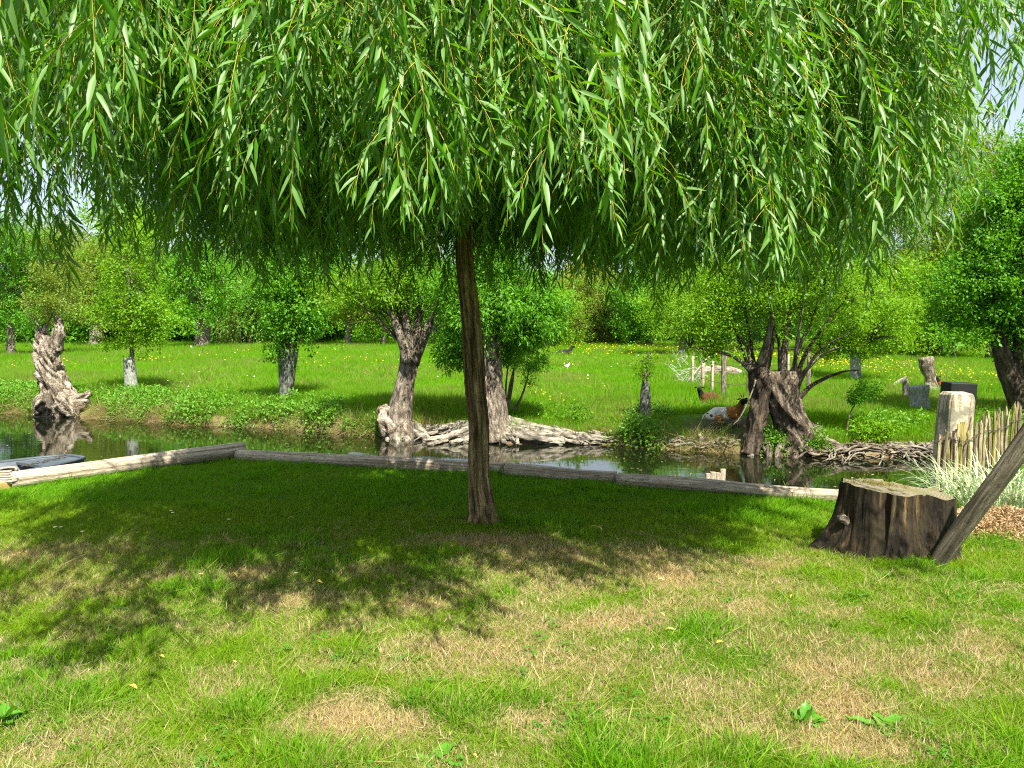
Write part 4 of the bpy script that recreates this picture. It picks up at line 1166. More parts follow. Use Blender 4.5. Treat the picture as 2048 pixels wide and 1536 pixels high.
# black sheet box behind the post
bx = Vector(((1919 - 1024) / F * 8.15, 8.15, 0))
o = link('black_bin', box_mesh('black_bin', .27, .22, 1.075, .01, seed=3), M['black'], None, (bx.x - .035, bx.y, -.08)); o.rotation_euler = (0, R(2), 0)
md = o.modifiers.new('b', 'BEVEL'); md.width = .012; md.segments = 2
tag(o, 'black plastic box showing its top just behind the square post', 'box')
# bright pieces between pales
for (px, pyt, pyb, w, mk, nm) in ((1921, 852, 905, .022, 'plank', 'yellow_board'), (1929, 848, 945, .045, 'pale_green', 'olive_board')):
    d = 7.45; a = PD(px, pyt, d); b = PD(px - 3, pyb, d)
    o = link('split_board', box_mesh('split_board', w, .012, a.z - b.z + .1, .003, seed=px), M[mk], fence, (b.x - fo.x, d - fo.y, b.z - .08)); o.rotation_euler = (0, R(-2), 0)

# ---------------- mulch mound, ribbon grass
mc = P(2010, 1058, 0)
nn_ = 40; xs = np.linspace(-1, 1, nn_); X, Y = np.meshgrid(xs, xs); rr = np.sqrt(X ** 2 + Y ** 2)
Z = .13 * np.clip(1 - rr, 0, 1) ** .8 * (0.7 + .6 * fbm(X * 4, Y * 4, 221)) - .02
ii = np.arange(nn_ * nn_).reshape(nn_, nn_); Q = np.stack([ii[:-1, :-1], ii[:-1, 1:], ii[1:, 1:], ii[1:, :-1]], -1).reshape(-1, 4)
V = np.stack([X * 0.85, Y * .55, Z], -1).reshape(-1, 3)
M['mulch'] = plain_mat('mulch', (.34, .23, .12), .95, .5, 30, 0, .02)
mound = tag(link('mulch_mound', mesh_np('mulch_mound', V, Q, True), M['mulch'], None, mc), 'low mound of reddish brown chips and dead grass behind the leaning pole', 'mound')
n = 2600; q = rng.normal(0, .42, (n, 2)); q = q[(q ** 2).sum(1) < .9]; n = len(q)
zz = .13 * np.clip(1 - np.sqrt((q ** 2).sum(1)), 0, 1) ** .8 * (.7 + .6 * fbm(q[:, 0] * 4, q[:, 1] * 4, 221)) - .01
M['chips'] = leaf_mat('chips', (.50, .37, .20), (.26, .16, .08), .1)
scatter('chips', [cluster_template(8, .9, .13, 240 + k, 0, .3) for k in range(4)], np.stack([q[:, 0] * .85, q[:, 1] * .55, zz], 1), rot_rand(n, .4), rng.uniform(.03, .06, n), M['chips'], mound)['kind'] = 'stuff'

def ribbon_blade(L_, w, bend, a, x0, y0):
    V = []; n_ = 8
    for k in range(n_ + 1):
        u = k / n_; ph = u * bend; hor = L_ * (1 - math.cos(ph)) / max(bend, .1); z = L_ * math.sin(ph) / max(bend, .1) if bend > .05 else L_ * u
        hor += .15 * L_ * u; ww = w * math.sin(min(1, .25 + u * 1.1) * math.pi * .5) * (1 - u ** 3) + .0006
        for s in (-1, 0, 1): V.append((x0 + math.cos(a) * hor - math.sin(a) * s * ww, y0 + math.sin(a) * hor + math.cos(a) * s * ww, z + (abs(s) * ww * .3)))
    return V
m, t, out = mat_new('ribbon_grass'); 
a1 = attr(t, 'gc', out='Vector'); sx = t.nodes.new('ShaderNodeSeparateXYZ'); t.links.new(a1, sx.inputs[0])
k_ = ramp_(t, sx.outputs['X'], [(.25, (1, 1, 1)), (.38, (0, 0, 0))])
c = mixc(t, k_, (.56, .62, .38), (.12, .29, .05))
p = t.nodes.new('ShaderNodeBsdfPrincipled'); p.inputs['Roughness'].default_value = .5; t.links.new(c, p.inputs['Base Color'])
tr = t.nodes.new('ShaderNodeBsdfTranslucent'); t.links.new(c, tr.inputs['Color']); ms = t.nodes.new('ShaderNodeMixShader'); ms.inputs[0].default_value = .3
t.links.new(p.outputs[0], ms.inputs[1]); t.links.new(tr.outputs[0], ms.inputs[2]); t.links.new(ms.outputs[0], out.inputs['Surface'])
rg = P(2005, 1020, 0)
def ribbon_plant(name, loc, nb, R_, label, Lm=.50):
    V = []; Q = []; g = []
    for b in range(nb):
        a = random.uniform(0, 6.28); q = R_ * math.sqrt(random.random()); x0, y0 = q * math.cos(a), q * .6 * math.sin(a); o_ = len(V)
        V += ribbon_blade(random.uniform(.55, 1.2) * Lm, random.uniform(.004, .0075), random.uniform(.6, 2.3), a + random.gauss(0, .8), x0, y0)
        for k in range(9): g += [(0, 0, 0), (1, 0, 0), (0, 0, 0)]
        for k in range(8):
            Q += [(o_ + 3 * k, o_ + 3 * k + 1, o_ + 3 * k + 4, o_ + 3 * k + 3), (o_ + 3 * k + 1, o_ + 3 * k + 2, o_ + 3 * k + 5, o_ + 3 * k + 4)]
    o = link(name, mesh_np(name, np.array(V), np.array(Q), True, {'gc': ('FLOAT_VECTOR', np.array(g, float))}), m, None, loc)
    return tag(o, label, 'plant')
M['rib'] = m
ribbon_plant('ribbon_grass', rg, 420, .58, 'bushy clump of white striped ornamental grass arching in front of the pale fence')

# ---------------- broad leaved weeds and small things on the lawn
def dock(name, loc, label, leaves, mat=None):
    e = empty(name, loc, label, 'plant')
    for (a, L_, w, el, curl) in leaves:
        V = []; n_ = 7
        for k in range(n_ + 1):
            u = k / n_; ang_ = el - curl * u; ww = w * math.sin(math.pi * min(1, u * .85 + .1)) ** .8 * (1 - u ** 4) + .001
            if k == 0: x = z = 0
            else: x += math.cos(ang_) * L_ / n_; z += math.sin(ang_) * L_ / n_
            for s in (-1, -.5, 0, .5, 1):
                rip = .006 * math.sin(k * 2.4 + s * 3) * abs(s)
                V.append((math.cos(a) * x - math.sin(a) * s * ww, math.sin(a) * x + math.cos(a) * s * ww, z + .01 + abs(s) * ww * .35 + rip))
        Q = [(5 * k + j, 5 * k + j + 1, 5 * k + 6 + j, 5 * k + 5 + j) for k in range(n_) for j in range(4)]
        link('leaf', mesh_np('leaf', np.array(V), np.array(Q), True), mat or M['dock'], e)
    return e
rnd = random.Random(5)
dock('dock_plant', G(6, 1455), 'bright green broad leaved weed at the left edge of the lawn', [(rnd.uniform(0, 6.28), rnd.uniform(.09, .15), rnd.uniform(.02, .03), rnd.uniform(.5, 1.3), rnd.uniform(.3, 1.2)) for _ in range(14)])
dock('dock_plant', G(1612, 1452), 'small upright broad leaved weed in the dry grass at the lower right', [(rnd.uniform(0, 6.28), rnd.uniform(.06, .10), rnd.uniform(.016, .026), rnd.uniform(.5, 1.4), rnd.uniform(.2, .9)) for _ in range(11)])
dock('dock_plant', G(1765, 1462), 'flat weed with long grey green leaves, right of the small upright weed', [(.4, .13, .025, .5, .5), (2.8, .14, .02, .35, .3), (-.5, .12, .02, .3, .4), (1.6, .08, .02, .7, .5), (4.5, .09, .02, .3, .3)])
dock('dock_plant', G(862, 1532), 'large single weed leaf at the bottom centre of the picture', [(.9, .14, .03, .35, .35), (2.9, .08, .02, .4, .3), (4.1, .07, .018, .3, .2)])
dock('dock_plant', G(1668, 1262), 'pale lime coloured little weed standing alone on the sunny lawn', [(rnd.uniform(0, 6.28), .06, .012, 1.2, .3) for _ in range(4)], M['fresh_leaf'])
# daisies
dm = None
def daisy(loc, label):
    e = empty('daisy', loc, label, 'flower', 'white daisies in the lawn')
    B = np.tile([0, 0, .055], (14, 1)).astype(float); a = np.arange(14) * 2 * np.pi / 14
    V, Ft = kite_leaves(B, np.stack([np.cos(a), np.sin(a), a * 0 + .12], 1), np.tile([0, 0, 1.0], (14, 1)), np.full(14, .016), np.full(14, .0036), .1)
    link('petals', mesh_np('petals', V, Ft, False), M['petal'], e)
    tube('flower_centre', M['daisy_eye'], [(0, 0, .054), (0, 0, .060)], [.005, .003], e, seg=8, sub=1)
    tube('stem', M['dock'], [(0, 0, 0), (.002, 0, .055)], [.0012, .001], e, seg=5, sub=2)
    return e
for px, py, lb in ((593, 1163, 'single white daisy at the near edge of the willow shade'), (111, 1068, 'white daisy, the left of the three in the sunny grass at far left'), (122, 1068, 'white daisy, the middle of the three in the sunny grass at far left'),
    (165, 1077, 'white daisy, the right and largest of the three in the sunny grass at far left'), (342, 1034, 'white daisy in the shade left of the trunk, nearer the river of the two'), (346, 1038, 'white daisy in the shade left of the trunk, nearer the camera of the two'),
    (458, 1052, 'small white daisy in deep shade between the paired daisies and the trunk')):
    daisy(G(px, py), lb)
# fallen willow leaves
fl = [(935, 1112), (955, 1112), (905, 1100), (1006, 1130), (925, 1180), (948, 1182), (792, 1181), (1045, 1220), (1142, 1254), (1010, 1310 - 5), (1018, 1306), (1255, 1292), (1330, 1242), (1330, 1270), (1315, 1168), (1448, 1296), (728, 1472), (955, 1530), (1555, 1409),
      (500, 1438), (408, 1158), (475, 1162), (280, 1072), (590, 1045), (1290, 1075), (1205, 1068), (318, 1325), (458, 1340), (275, 1390), (1180, 1060), (1580, 1205), (645, 1175), (1650, 1000)]
lm = []
for k in range(4):
    V = []
    for j in range(6):
        u = j / 5; w = .008 * math.sin(math.pi * min(1, u * .9 + .05)) + .0005
        V += [(u * .055, -w, .01 * math.sin(u * 3) * (1 + k * .4) + w * .4), (u * .07, 0, .01 * math.sin(u * 3) * (1 + k * .4)), (u * .07, w, .01 * math.sin(u * 3) * (1 + k * .4) + w * .4)]
    Q = [(3 * j + i_, 3 * j + i_ + 1, 3 * j + i_ + 4, 3 * j + i_ + 3) for j in range(5) for i_ in (0, 1)]
    me = mesh_np('fallen_leaf', np.array(V), np.array(Q), True); me.materials.append(M['fallen']); lm.append(me)
for k, (px, py) in enumerate(fl):
    g = G(px, py); o = link('fallen_leaf', lm[k % 4], None, None, g + Vector((0, 0, .028))); o.rotation_euler = (random.uniform(-.4, .4), random.uniform(-.4, .4), random.uniform(0, 6.28)); s = random.uniform(.5, .95); o.scale = (s, s * 1.1, s)
    tag(o, 'fallen yellow willow leaf lying curled on the lawn grass', 'leaf', 'yellow willow leaves fallen on the lawn')
# reed shoots by the corner log
T_REED = [tuft(9, .03, .16, .006, 390 + k, .15, .2, 3) for k in range(3)]
for (px, py, lb) in ((178, 950, 'small tuft of upright green shoots beside the corner log, the left one'), (240, 938, 'small tuft of yellow tipped shoots beside the corner log, right of the other tuft')):
    g = G(px, py); V, fs = T_REED[px % 3]
    tag(link('grass_tuft', mesh_np('grass_tuft', V, fs, True), M['dock'], None, g), lb, 'grass tuft')

# ================================================================== FAR BANK
exec_far = True
def off(px, py, d, base): return PD(px, py, d) - base
def blob(px, py, d, rx, ry, base, rd=None, w=None):
    """ellipsoid centred on pixel at depth d, radii in pixels"""
    k = d / F; c = PD(px, py, d) - base
    b = (c, (rx * k, (rd or (rx + ry) / 2) * k, ry * k))
    return b if w is None else b + (w,)

# T1 sapling in netting
b = G(262, 786); d = b.y
e = make_tree('young_tree', 'young maple in a grey netting sleeve, bright green crown, right of the dead snag', 'tree', b, [(0, 0, 0), (0, 0, .5), off(264, 690, d, b), off(262, 620, d, b), off(262, 560, d, b)], [.06, .05, .045, .035, .02],
    [blob(255, 640, d, 55, 46, b), blob(262, 570, d, 46, 62, b), blob(285, 665, d, 35, 26, b), blob(258, 500, d, 34, 60, b), blob(225, 600, d, 30, 30, b), blob(305, 615, d, 26, 40, b), blob(262, 690, d, 30, 14, b, w=.01)], 640, .15, CL_ROUND, M['fresh_leaf'], M['bark_grey'], limbs=26, limb_r=.02, csize=.55, clumps=60)
tube('netting_sleeve', M['netting'], [(.02, 0, -.05), (0, 0, .35), off(258, 716, d, b)], [.15, .14, .125], e, seg=20, sub=5, amp=.012, freq=6)
# T2 ivy trunk tree
b = G(575, 806); d = b.y
e = make_tree('ivy_tree', 'straight grey trunk wrapped in netting and ivy on the far bank, narrow green crown', 'tree', b, [(0, 0, -.05), off(576, 760, d, b), off(578, 690, d, b), off(580, 600, d, b), off(582, 520, d, b)], [.12, .13, .17, .12, .07],
    [blob(585, 610, d, 48, 62, b), blob(575, 545, d, 50, 60, b), blob(560, 655, d, 34, 36, b), blob(612, 640, d, 30, 40, b), blob(590, 490, d, 40, 50, b)], 950, .15, CL_ROUND, M['rich_leaf'], M['bark_dark'], limbs=26, limb_r=.03, seg=16, csize=.55, clumps=80)
tube('netting_sleeve', M['netting_dark'], [(0, 0, -.05), off(573, 770, d, b), off(577, 697, d, b)], [.135, .155, .205], e, seg=24, sub=5, amp=.02, freq=6)
n = 70; a = rng.uniform(0, 6.28, n); z = rng.uniform(.7, 1.5, n)
o = scatter('ivy', CL_ROUND, np.stack([np.cos(a) * .19, np.sin(a) * .19, z], 1), rot_rand(n), rng.uniform(.05, .09, n), M['mid_leaf'], e); o['kind'] = 'stuff'
# T3 leaning pollard willow
b = onbank(800, 868); d = b.y; b = Vector((b.x, d, -.38))
e = make_tree('pollard_willow', 'leaning grey pollard on the waterline left of the willow trunk, forking into upright limbs', 'tree', b,
    [off(800, 880, d, b), off(798, 840, d, b), off(806, 790, d, b), off(815, 740, d, b), off(822, 700, d, b)], [.34, .24, .185, .16, .18],
    [blob(755, 570, d, 80, 55, b), blob(820, 545, d, 80, 60, b), blob(880, 580, d, 40, 50, b), blob(700, 590, d, 60, 40, b, w=.12), blob(800, 490, d, 70, 60, b)], 800, .13, CL_LONG, M['fresh_leaf'], M['bark_grey'], limbs=16, limb_r=.03, seg=28, amp=.035, clumps=90, inner=.2, csize=.48)
for k, pts in enumerate([[(816, 725), (800, 670), (775, 600), (760, 540)], [(819, 728), (816, 662), (800, 600), (793, 540)], [(828, 728), (852, 665), (878, 600), (892, 550)], [(824, 728), (836, 655), (845, 600), (850, 550)], [(816, 728), (806, 680), (797, 640), (790, 600)]]):
    tube('limb', M['bark_grey'], [off(a, c, d + .1 * (k - 2), b) for a, c in pts], [.10, .075, .05, .02], e, seg=10, sub=5, amp=.012)
for k, pts in enumerate([[(805, 845), (825, 868), (855, 880), (880, 884)], [(790, 840), (778, 868), (772, 885)], [(802, 850), (812, 876), (825, 890)], [(808, 842), (840, 862), (870, 872)], [(796, 850), (795, 880), (798, 892)]]):
    tube('root', M['root'], [onbank(a, c, .03 if i_ < len(pts) - 1 else -.10) - b for i_, (a, c) in enumerate(pts)], [.10, .07, .02], e, seg=14, sub=7, amp=.04, freq=9, seed=k)
tube('burr', M['dead_wood'], [off(764, 812, d, b), off(768, 835, d - .1, b), off(780, 862, d - .15, b), off(787, 880, d - .15, b)], [.08, .15, .15, .08], e, seg=30, sub=10, amp=.10, freq=8, seed=3)
# T4 big rooted tree
b = onbank(985, 872); d = b.y + .15; b = Vector((b.x, d, -.35))
e = make_tree('rooted_tree', 'thick trunked tree right behind the willow trunk, huge bare roots spreading along the water', 'tree', b,
    [off(992, 878, d, b), off(985, 840, d, b), off(982, 790, d, b), off(980, 740, d, b), off(975, 690, d, b), off(980, 630, d, b)], [.42, .28, .23, .205, .24, .12],
    [blob(1000, 610, d, 80, 60, b), blob(1020, 670, d, 60, 42, b), blob(960, 580, d, 70, 60, b), blob(1075, 640, d, 40, 50, b), blob(905, 700, d, 24, 34, b, w=.08), blob(925, 650, d, 40, 50, b), blob(1000, 520, d, 70, 50, b)], 1900, .14, CL_LONG, M['rich_leaf'], M['bark_grey'], limbs=22, limb_r=.06, seg=34, amp=.05, csize=.45, clumps=100)
rl = [[(1000, 850), (1050, 862), (1110, 872), (1160, 880), (1205, 884)], [(1000, 862), (1060, 880), (1120, 884), (1180, 887)], [(970, 850), (920, 858), (880, 862), (850, 868)], [(965, 868), (915, 876), (870, 884), (845, 886)], [(985, 870), (1000, 884), (1010, 890)],
      [(960, 870), (930, 884), (900, 890)], [(1010, 868), (1030, 882), (1036, 892)], [(1040, 870), (1090, 886), (1130, 890)], [(1100, 874), (1150, 876), (1195, 876)], [(900, 862), (860, 856), (835, 850)], [(1120, 880), (1165, 890), (1200, 888)], [(975, 872), (960, 886), (950, 892)], [(900, 880), (870, 890), (855, 892)]]
for k, pts in enumerate(rl):
    w0 = [.14, .14, .11, .11, .12, .10, .09, .09, .06, .06, .05, .10, .06][k]
    tube('root', M['root'], [onbank(a, c, w0 * .35) - b for a, c in pts], [w0, w0 * .75, w0 * .5, .025], e, seg=30, sub=12, amp=.05, freq=9, seed=k, ridge=.30, nridge=6)
tb = Tubes(); rq = random.Random(8)
for k in range(70):
    px = rq.uniform(845, 1195); dr_ = 1 if px > 985 else -1; L_ = rq.uniform(25, 75)
    yy = float(np.interp(px, [845, 985, 1205], [872, 866, 882])) + rq.uniform(-12, 7)
    pts = [onbank(px + dr_ * L_ * i_ / 4, yy + i_ * rq.uniform(0, 3.2), .05 * (1 - i_ / 4) + float(np.interp(px, [850, 985, 1200], [.03, .08, .02]))) - b for i_ in range(5)]
    w0 = rq.uniform(.012, .035); tb.add(pts, [w0, w0, w0 * .7, w0 * .3], seg=7, sub=5, amp=.008, freq=14, seed=k)
tb.obj('surface_roots', M['root'], e)
# suckers beside it
b2 = G(1012, 832); d2 = b2.y
e = empty('sapling_shoots', b2, 'thin bare stemmed shoots rising beside the big rooted tree', 'shoots')
for k, pts in enumerate([[(1012, 832), (1020, 770), (1035, 715), (1045, 690)], [(1010, 830), (1012, 770), (1020, 700)], [(1016, 834), (1040, 800), (1055, 755), (1058, 730)], [(1013, 830), (1026, 760), (1030, 700)]]):
    tube('stem', M['bark_grey'], [off(a, c, d2, b2) for a, c in pts], [.035, .02, .008], e, seg=6, sub=5)
pts, _ = crown_points([blob(1050, 715, d2, 45, 40, b2), blob(1020, 700, d2, 30, 30, b2), blob(1060, 760, d2, 15, 25, b2)], 150, 30)
scatter('foliage', CL_LONG, pts, rot_rand(150), rng.uniform(.07, .12, 150), M['mid_leaf'], e)['kind'] = 'stuff'
# T5 netted post-like trunk at 1290
b = G(1290, 838); d = b.y
e = make_tree('sprouting_trunk', 'slender netted trunk sprouting a leafy twig, alone on the bank left of the goats', 'tree', b, [(0, 0, 0), (0, 0, .5), off(1292, 745, d, b), off(1297, 705, d, b)], [.09, .08, .05, .015],
    [blob(1292, 738, d, 17, 22, b), blob(1300, 715, d, 12, 14, b), blob(1280, 725, d, 8, 8, b)], 60, .075, CL_ROUND, M['fresh_leaf'], M['bark_grey'], limbs=6, limb_r=.012, clumps=16)
tube('netting_sleeve', M['netting_dark'], [(0, 0, -.05), (0, 0, .4), off(1291, 762, d, b)], [.105, .095, .06], e, seg=16, sub=5, amp=.006, freq=9)
# T6 old pollard with two stems
b = onbank(1560, 900); d = b.y + .1; b = Vector((b.x, d, -.38))
e = empty('old_pollard', b, 'massive old double stemmed pollard at the water with many slanting shoots and wide crown', 'tree')
tube('trunk', M['bark_dark'], [off(1500, 908, d, b), off(1508, 868, d, b), off(1521, 815, d, b), off(1525, 765, d, b), off(1524, 733, d, b)], [.15, .12, .13, .15, .11], e, seg=44, sub=12, amp=.07, freq=6, seed=2)
tube('trunk', M['bark_mid'], [off(1600, 905, d, b), off(1588, 862, d, b), off(1570, 812, d, b), off(1562, 765, d, b), off(1562, 742, d, b)], [.33, .24, .235, .24, .20], e, seg=44, sub=12, amp=.09, freq=5, seed=5)
tube('trunk', M['bark_dark'], [off(1509, 850, d + .4, b), off(1509, 800, d + .4, b), off(1506, 752, d + .4, b), off(1505, 738, d + .4, b)], [.09, .08, .08, .06], e, seg=24, sub=7, amp=.05, freq=6, seed=8)
for k, pts in enumerate([[(1512, 880), (1505, 900), (1495, 915)], [(1610, 870), (1650, 890), (1690, 905), (1720, 908)], [(1600, 860), (1640, 870), (1670, 880)], [(1570, 880), (1560, 900), (1550, 915)], [(1530, 880), (1535, 900), (1540, 915)], [(1590, 890), (1600, 905), (1610, 916)]]):
    tube('root', M['bark_grey'], [onbank(a, c, .05 if i_ < len(pts) - 1 else -.10) - b for i_, (a, c) in enumerate(pts)], [.12, .08, .04, .015], e, seg=16, sub=8, amp=.05, freq=7, seed=k)
shoots = [[(1520, 730), (1535, 680), (1545, 620), (1555, 540)], [(1530, 740), (1540, 700), (1548, 640), (1550, 560)], [(1565, 745), (1570, 690), (1580, 620), (1585, 560)], [(1500, 745), (1485, 700), (1465, 650), (1440, 610)], [(1505, 740), (1490, 690), (1450, 650), (1400, 625)],
          [(1590, 790), (1605, 755), (1640, 700), (1700, 665)], [(1592, 780), (1612, 740), (1660, 700), (1730, 690)], [(1590, 770), (1610, 710), (1650, 650), (1690, 600)], [(1585, 745), (1600, 690), (1625, 640), (1640, 580)], [(1510, 735), (1500, 680), (1490, 620), (1480, 560)],
          [(1590, 745), (1592, 700), (1602, 640), (1612, 570)], [(1560, 745), (1558, 690), (1550, 640), (1560, 560)], [(1500, 740), (1470, 715), (1420, 700), (1380, 695)], [(1595, 800), (1625, 770), (1680, 745), (1720, 740)]]
for k, pts in enumerate(shoots):
    w0 = .075 if k in (0, 1, 2) else random.uniform(.03, .05)
    tube('limb', M['bark_dark'] if k % 2 else M['bark_grey'], [off(a, c, d + (k % 5 - 2) * .25 * i_ / 3, b) for i_, (a, c) in enumerate(pts)], [w0, w0 * .7, w0 * .45, .008], e, seg=8, sub=5, amp=.006)
bl = [blob(1480, 580, d, 105, 85, b), blob(1560, 470, d, 95, 75, b), blob(1610, 550, d, 115, 100, b), blob(1700, 610, d, 90, 75, b), blob(1400, 630, d, 70, 50, b), blob(1780, 640, d, 60, 55, b), blob(1540, 500, d, 130, 60, b), blob(1420, 690, d, 40, 24, b, w=.04), blob(1690, 690, d, 60, 24, b, w=.1)]
pts, cen = crown_points(bl, 2100, 230, .25, csize=.36)
scatter('crown', CL_FINE, pts, rot_rand(2100), .14 * rng.uniform(.7, 1.3, 2100), M['fresh_leaf'], e)
tb = Tubes()
ends = [off(p_[-1][0], p_[-1][1], d, b) for p_ in shoots] + [off(p_[-2][0], p_[-2][1], d, b) for p_ in shoots]
for c in cen[:220]:
    c = Vector(c); s_ = min(ends, key=lambda q: (q - c).length); tb.add([s_, s_.lerp(c, .5) + Vector((0, 0, .08)), c], [.016, .010, .004], seg=4, sub=3, cap=False)
tb.obj('twigs', M['bark_dark'], e)
pts = np.array([onbank(random.gauss(1548, 16), random.uniform(885, 912), random.uniform(.0, .28)) - b for _ in range(55)] + [onbank(random.gauss(1628, 24), random.uniform(880, 912), random.uniform(0, .22)) - b for _ in range(60)])
scatter('ivy', CL_NETTLE, pts, rot_rand(len(pts), .8), rng.uniform(.05, .10, len(pts)), M['nettle_leaf'], e)['kind'] = 'stuff'
pts = [off(1512, 760, d - .3, b), off(1498, 800, d - .35, b), off(1480, 835, d - .35, b), off(1466, 850, d - .35, b)]
tube('broken_branch', M['root'], pts, [.012, .01, .005], e, seg=5, sub=4)
# root tangle right
b = P(1760, 912, WATER); d = b.y + .1; b = Vector((b.x, d, WATER))
e = empty('root_tangle', b, 'tangle of bare grey roots overhanging the water between the old pollard and the fence', 'roots')
rnd = random.Random(17)
for k in range(46):
    px = rnd.uniform(1645, 1890); L_ = rnd.choice([rnd.uniform(20, 50), rnd.uniform(60, 130)]); y0 = rnd.uniform(887, 904); s_ = rnd.choice([-1, 1]); n_ = 5
    pts = [onbank(px + s_ * L_ * i_ / n_ + rnd.uniform(-5, 5), y0 + i_ * (26 if L_ < 55 else 12) / n_ + rnd.uniform(-3, 3), rnd.uniform(.0, .07)) + Vector((0, -.12 * i_ / n_, 0)) - b for i_ in range(n_ + 1)]
    w0 = rnd.uniform(.010, .028)
    tube('root', M['bark_grey'] if k % 3 else M['root'], pts, [w0, w0 * .8, w0 * .4], e, seg=7, sub=4, amp=.008, freq=14, seed=k)
b = P(1370, 895, WATER); d = b.y + .1; b = Vector((b.x, d, WATER))
e = empty('driftwood_roots', b, 'pale twisted roots at the waterline below the netted slender trunk and the goats', 'roots')
for k in range(14):
    px = rnd.uniform(1290, 1440); L_ = rnd.uniform(30, 70); y0 = rnd.uniform(880, 897)
    pts = [onbank(px + L_ * i_ / 4, y0 + rnd.uniform(-4, 8), rnd.uniform(.02, .07)) - b for i_ in range(5)]
    tube('root', M['root'], pts, [rnd.uniform(.01, .03), .012, .006], e, seg=7, sub=4, amp=.006, freq=12, seed=k)
b = G(1404, 885); tube('broken_stub', M['dead_wood'], [b + Vector((0, 0, -.1)), b + Vector((-.02, 0, .05)), b + Vector((-.05, 0, .14))], [.05, .045, .03], seg=10, sub=3, amp=.015, freq=15)
tag(bpy.data.objects['broken_stub'], 'short broken root stub poking up at the far waterline below the goats', 'stub')

# snag on the left
b = onbank(118, 828); d = b.y + .1; b = Vector((b.x, d, -.38))
e = empty('dead_snag', b, 'pale dead tree snag with rotten hollow top and splayed root foot at the left waterline', 'snag')
tube('trunk', M['dead_wood'], [off(120, 835, d, b), off(116, 790, d, b), off(98, 740, d, b), off(95, 700, d, b), off(100, 672, d, b)], [.38, .32, .25, .25, .20], e, seg=90, sub=26, amp=.12, ridge=.12, nridge=9, freq=9, seed=11)
tube('broken_spike', M['dead_wood'], [off(110, 700, d, b), off(117, 665, d, b), off(118, 645, d, b), off(106, 626, d, b)], [.15, .12, .09, .03], e, seg=40, sub=14, amp=.07, freq=9, seed=12)
tube('broken_spike', M['dead_wood'], [off(88, 690, d + .1, b), off(82, 668, d + .1, b), off(76, 655, d + .1, b)], [.13, .10, .04], e, seg=20, sub=6, amp=.06, freq=9, seed=13)
for k, pts in enumerate([[(125, 790), (150, 800), (182, 786)], [(120, 800), (150, 812), (178, 800)], [(110, 805), (85, 825), (68, 832)], [(112, 810), (105, 830), (100, 838)], [(120, 810), (125, 832), (128, 840)], [(128, 805), (145, 825), (150, 838)], [(98, 800), (80, 810), (70, 828)]]):
    tube('root', M['dead_wood'], [off(a, c, d - .25 - .04 * k, b) for a, c in pts], [.20, .14, .05], e, seg=30, sub=12, amp=.06, freq=10, seed=k + 20, ridge=.35, nridge=5)
tb = Tubes()
for k in range(16):
    a0, c0 = random.choice([(85, 668), (95, 690), (90, 740), (120, 760), (130, 790), (80, 680)])
    s_ = random.choice([-1, 1]); L_ = random.uniform(30, 75)
    tb.add([off(a0, c0, d, b), off(a0 + s_ * L_ * .35, c0 - L_ * .7, d, b), off(a0 + s_ * L_ * .7, c0 - L_ * random.uniform(.9, 1.6), d, b)], [.012, .008, .003], seg=4, sub=5, cap=False)
tb.obj('bare_twigs', M['root'], e)
pts, _ = crown_points([blob(78, 610, d, 30, 34, b), blob(112, 590, d, 26, 34, b), blob(95, 560, d, 34, 30, b)], 130, 26)
scatter('sprouts', CL_FINE, pts, rot_rand(130), rng.uniform(.12, .2, 130), M['olive_leaf'], e)['kind'] = 'stuff'

# far fence with netting near the old pollard
b = G(1448, 800); d = b.y
e = empty('wire_fence', b, 'old stock fence of grey wooden posts and sagging wire behind the goats', 'fence')
for (px, pt, pb, w) in ((1405, 722, 785, .045), (1424, 722, 792, .04), (1447, 702, 804, .06), (1497, 706, 800, .05), (1385, 712, 775, .04), (1617, 704, 792, .05), (1575, 708, 790, .04)):
    g = G(px, pb); tube('fence_post', M['log'] if w < .05 else M['bark_grey'], [g - b + Vector((0, 0, -.1)), PD(px + 1, pt, g.y) - b], [w, w * .9], e, seg=8, sub=5, amp=.008, freq=10, seed=px)
g = G(1368, 772); tube('brace', M['log'], [g - b, PD(1420, 712, g.y) - b], [.035, .03], e, seg=7, sub=3, amp=.005)
for z in (.35, .75, 1.1):
    tube('wire', M['wire'], [(G(1385, 780) - b) + Vector((0, 0, z)), Vector((0, 0, z)), (G(1497, 800) - b) + Vector((0, 0, z * .97)), (G(1617, 792) - b) + Vector((0, 0, z))], [.006, .006], e, seg=4, sub=6)
tb = Tubes(); g = G(1375, 775) - b
for k in range(46):
    a = random.uniform(-.45, .45); z = random.uniform(.05, .9)
    tb.add([g + Vector((a, random.uniform(-.1, .1), z)), g + Vector((a + random.uniform(-.2, .2), random.uniform(-.1, .1), z + random.uniform(-.2, .2))), g + Vector((a + random.uniform(-.35, .35), random.uniform(-.1, .1), max(.02, z + random.uniform(-.4, .2))))], [.004, .004], seg=3, sub=5, cap=False)
tb.obj('loose_netting', M['wire_pale'], e)
b = G(1440, 756); d = b.y
o = tube('fallen_log', M['dead_wood'], [off(1395, 745, d, b), off(1430, 742, d, b), off(1460, 746, d, b), off(1486, 750, d, b)], [.10, .17, .20, .12], None, seg=24, sub=8, amp=.06, freq=6, seed=6)
o.location = b; tag(o, 'pale fallen tree log lying in the meadow behind the wire fence', 'log')
o = tube('leaning_branch', M['root'], [G(1768, 792), G(1790, 780) + Vector((0, 0, .15)), G(1812, 778) + Vector((0, 0, .3))], [.05, .045, .03], None, seg=8, sub=4, amp=.01)
tag(o, 'pale fallen branch propped against the short post on the right meadow', 'branch')
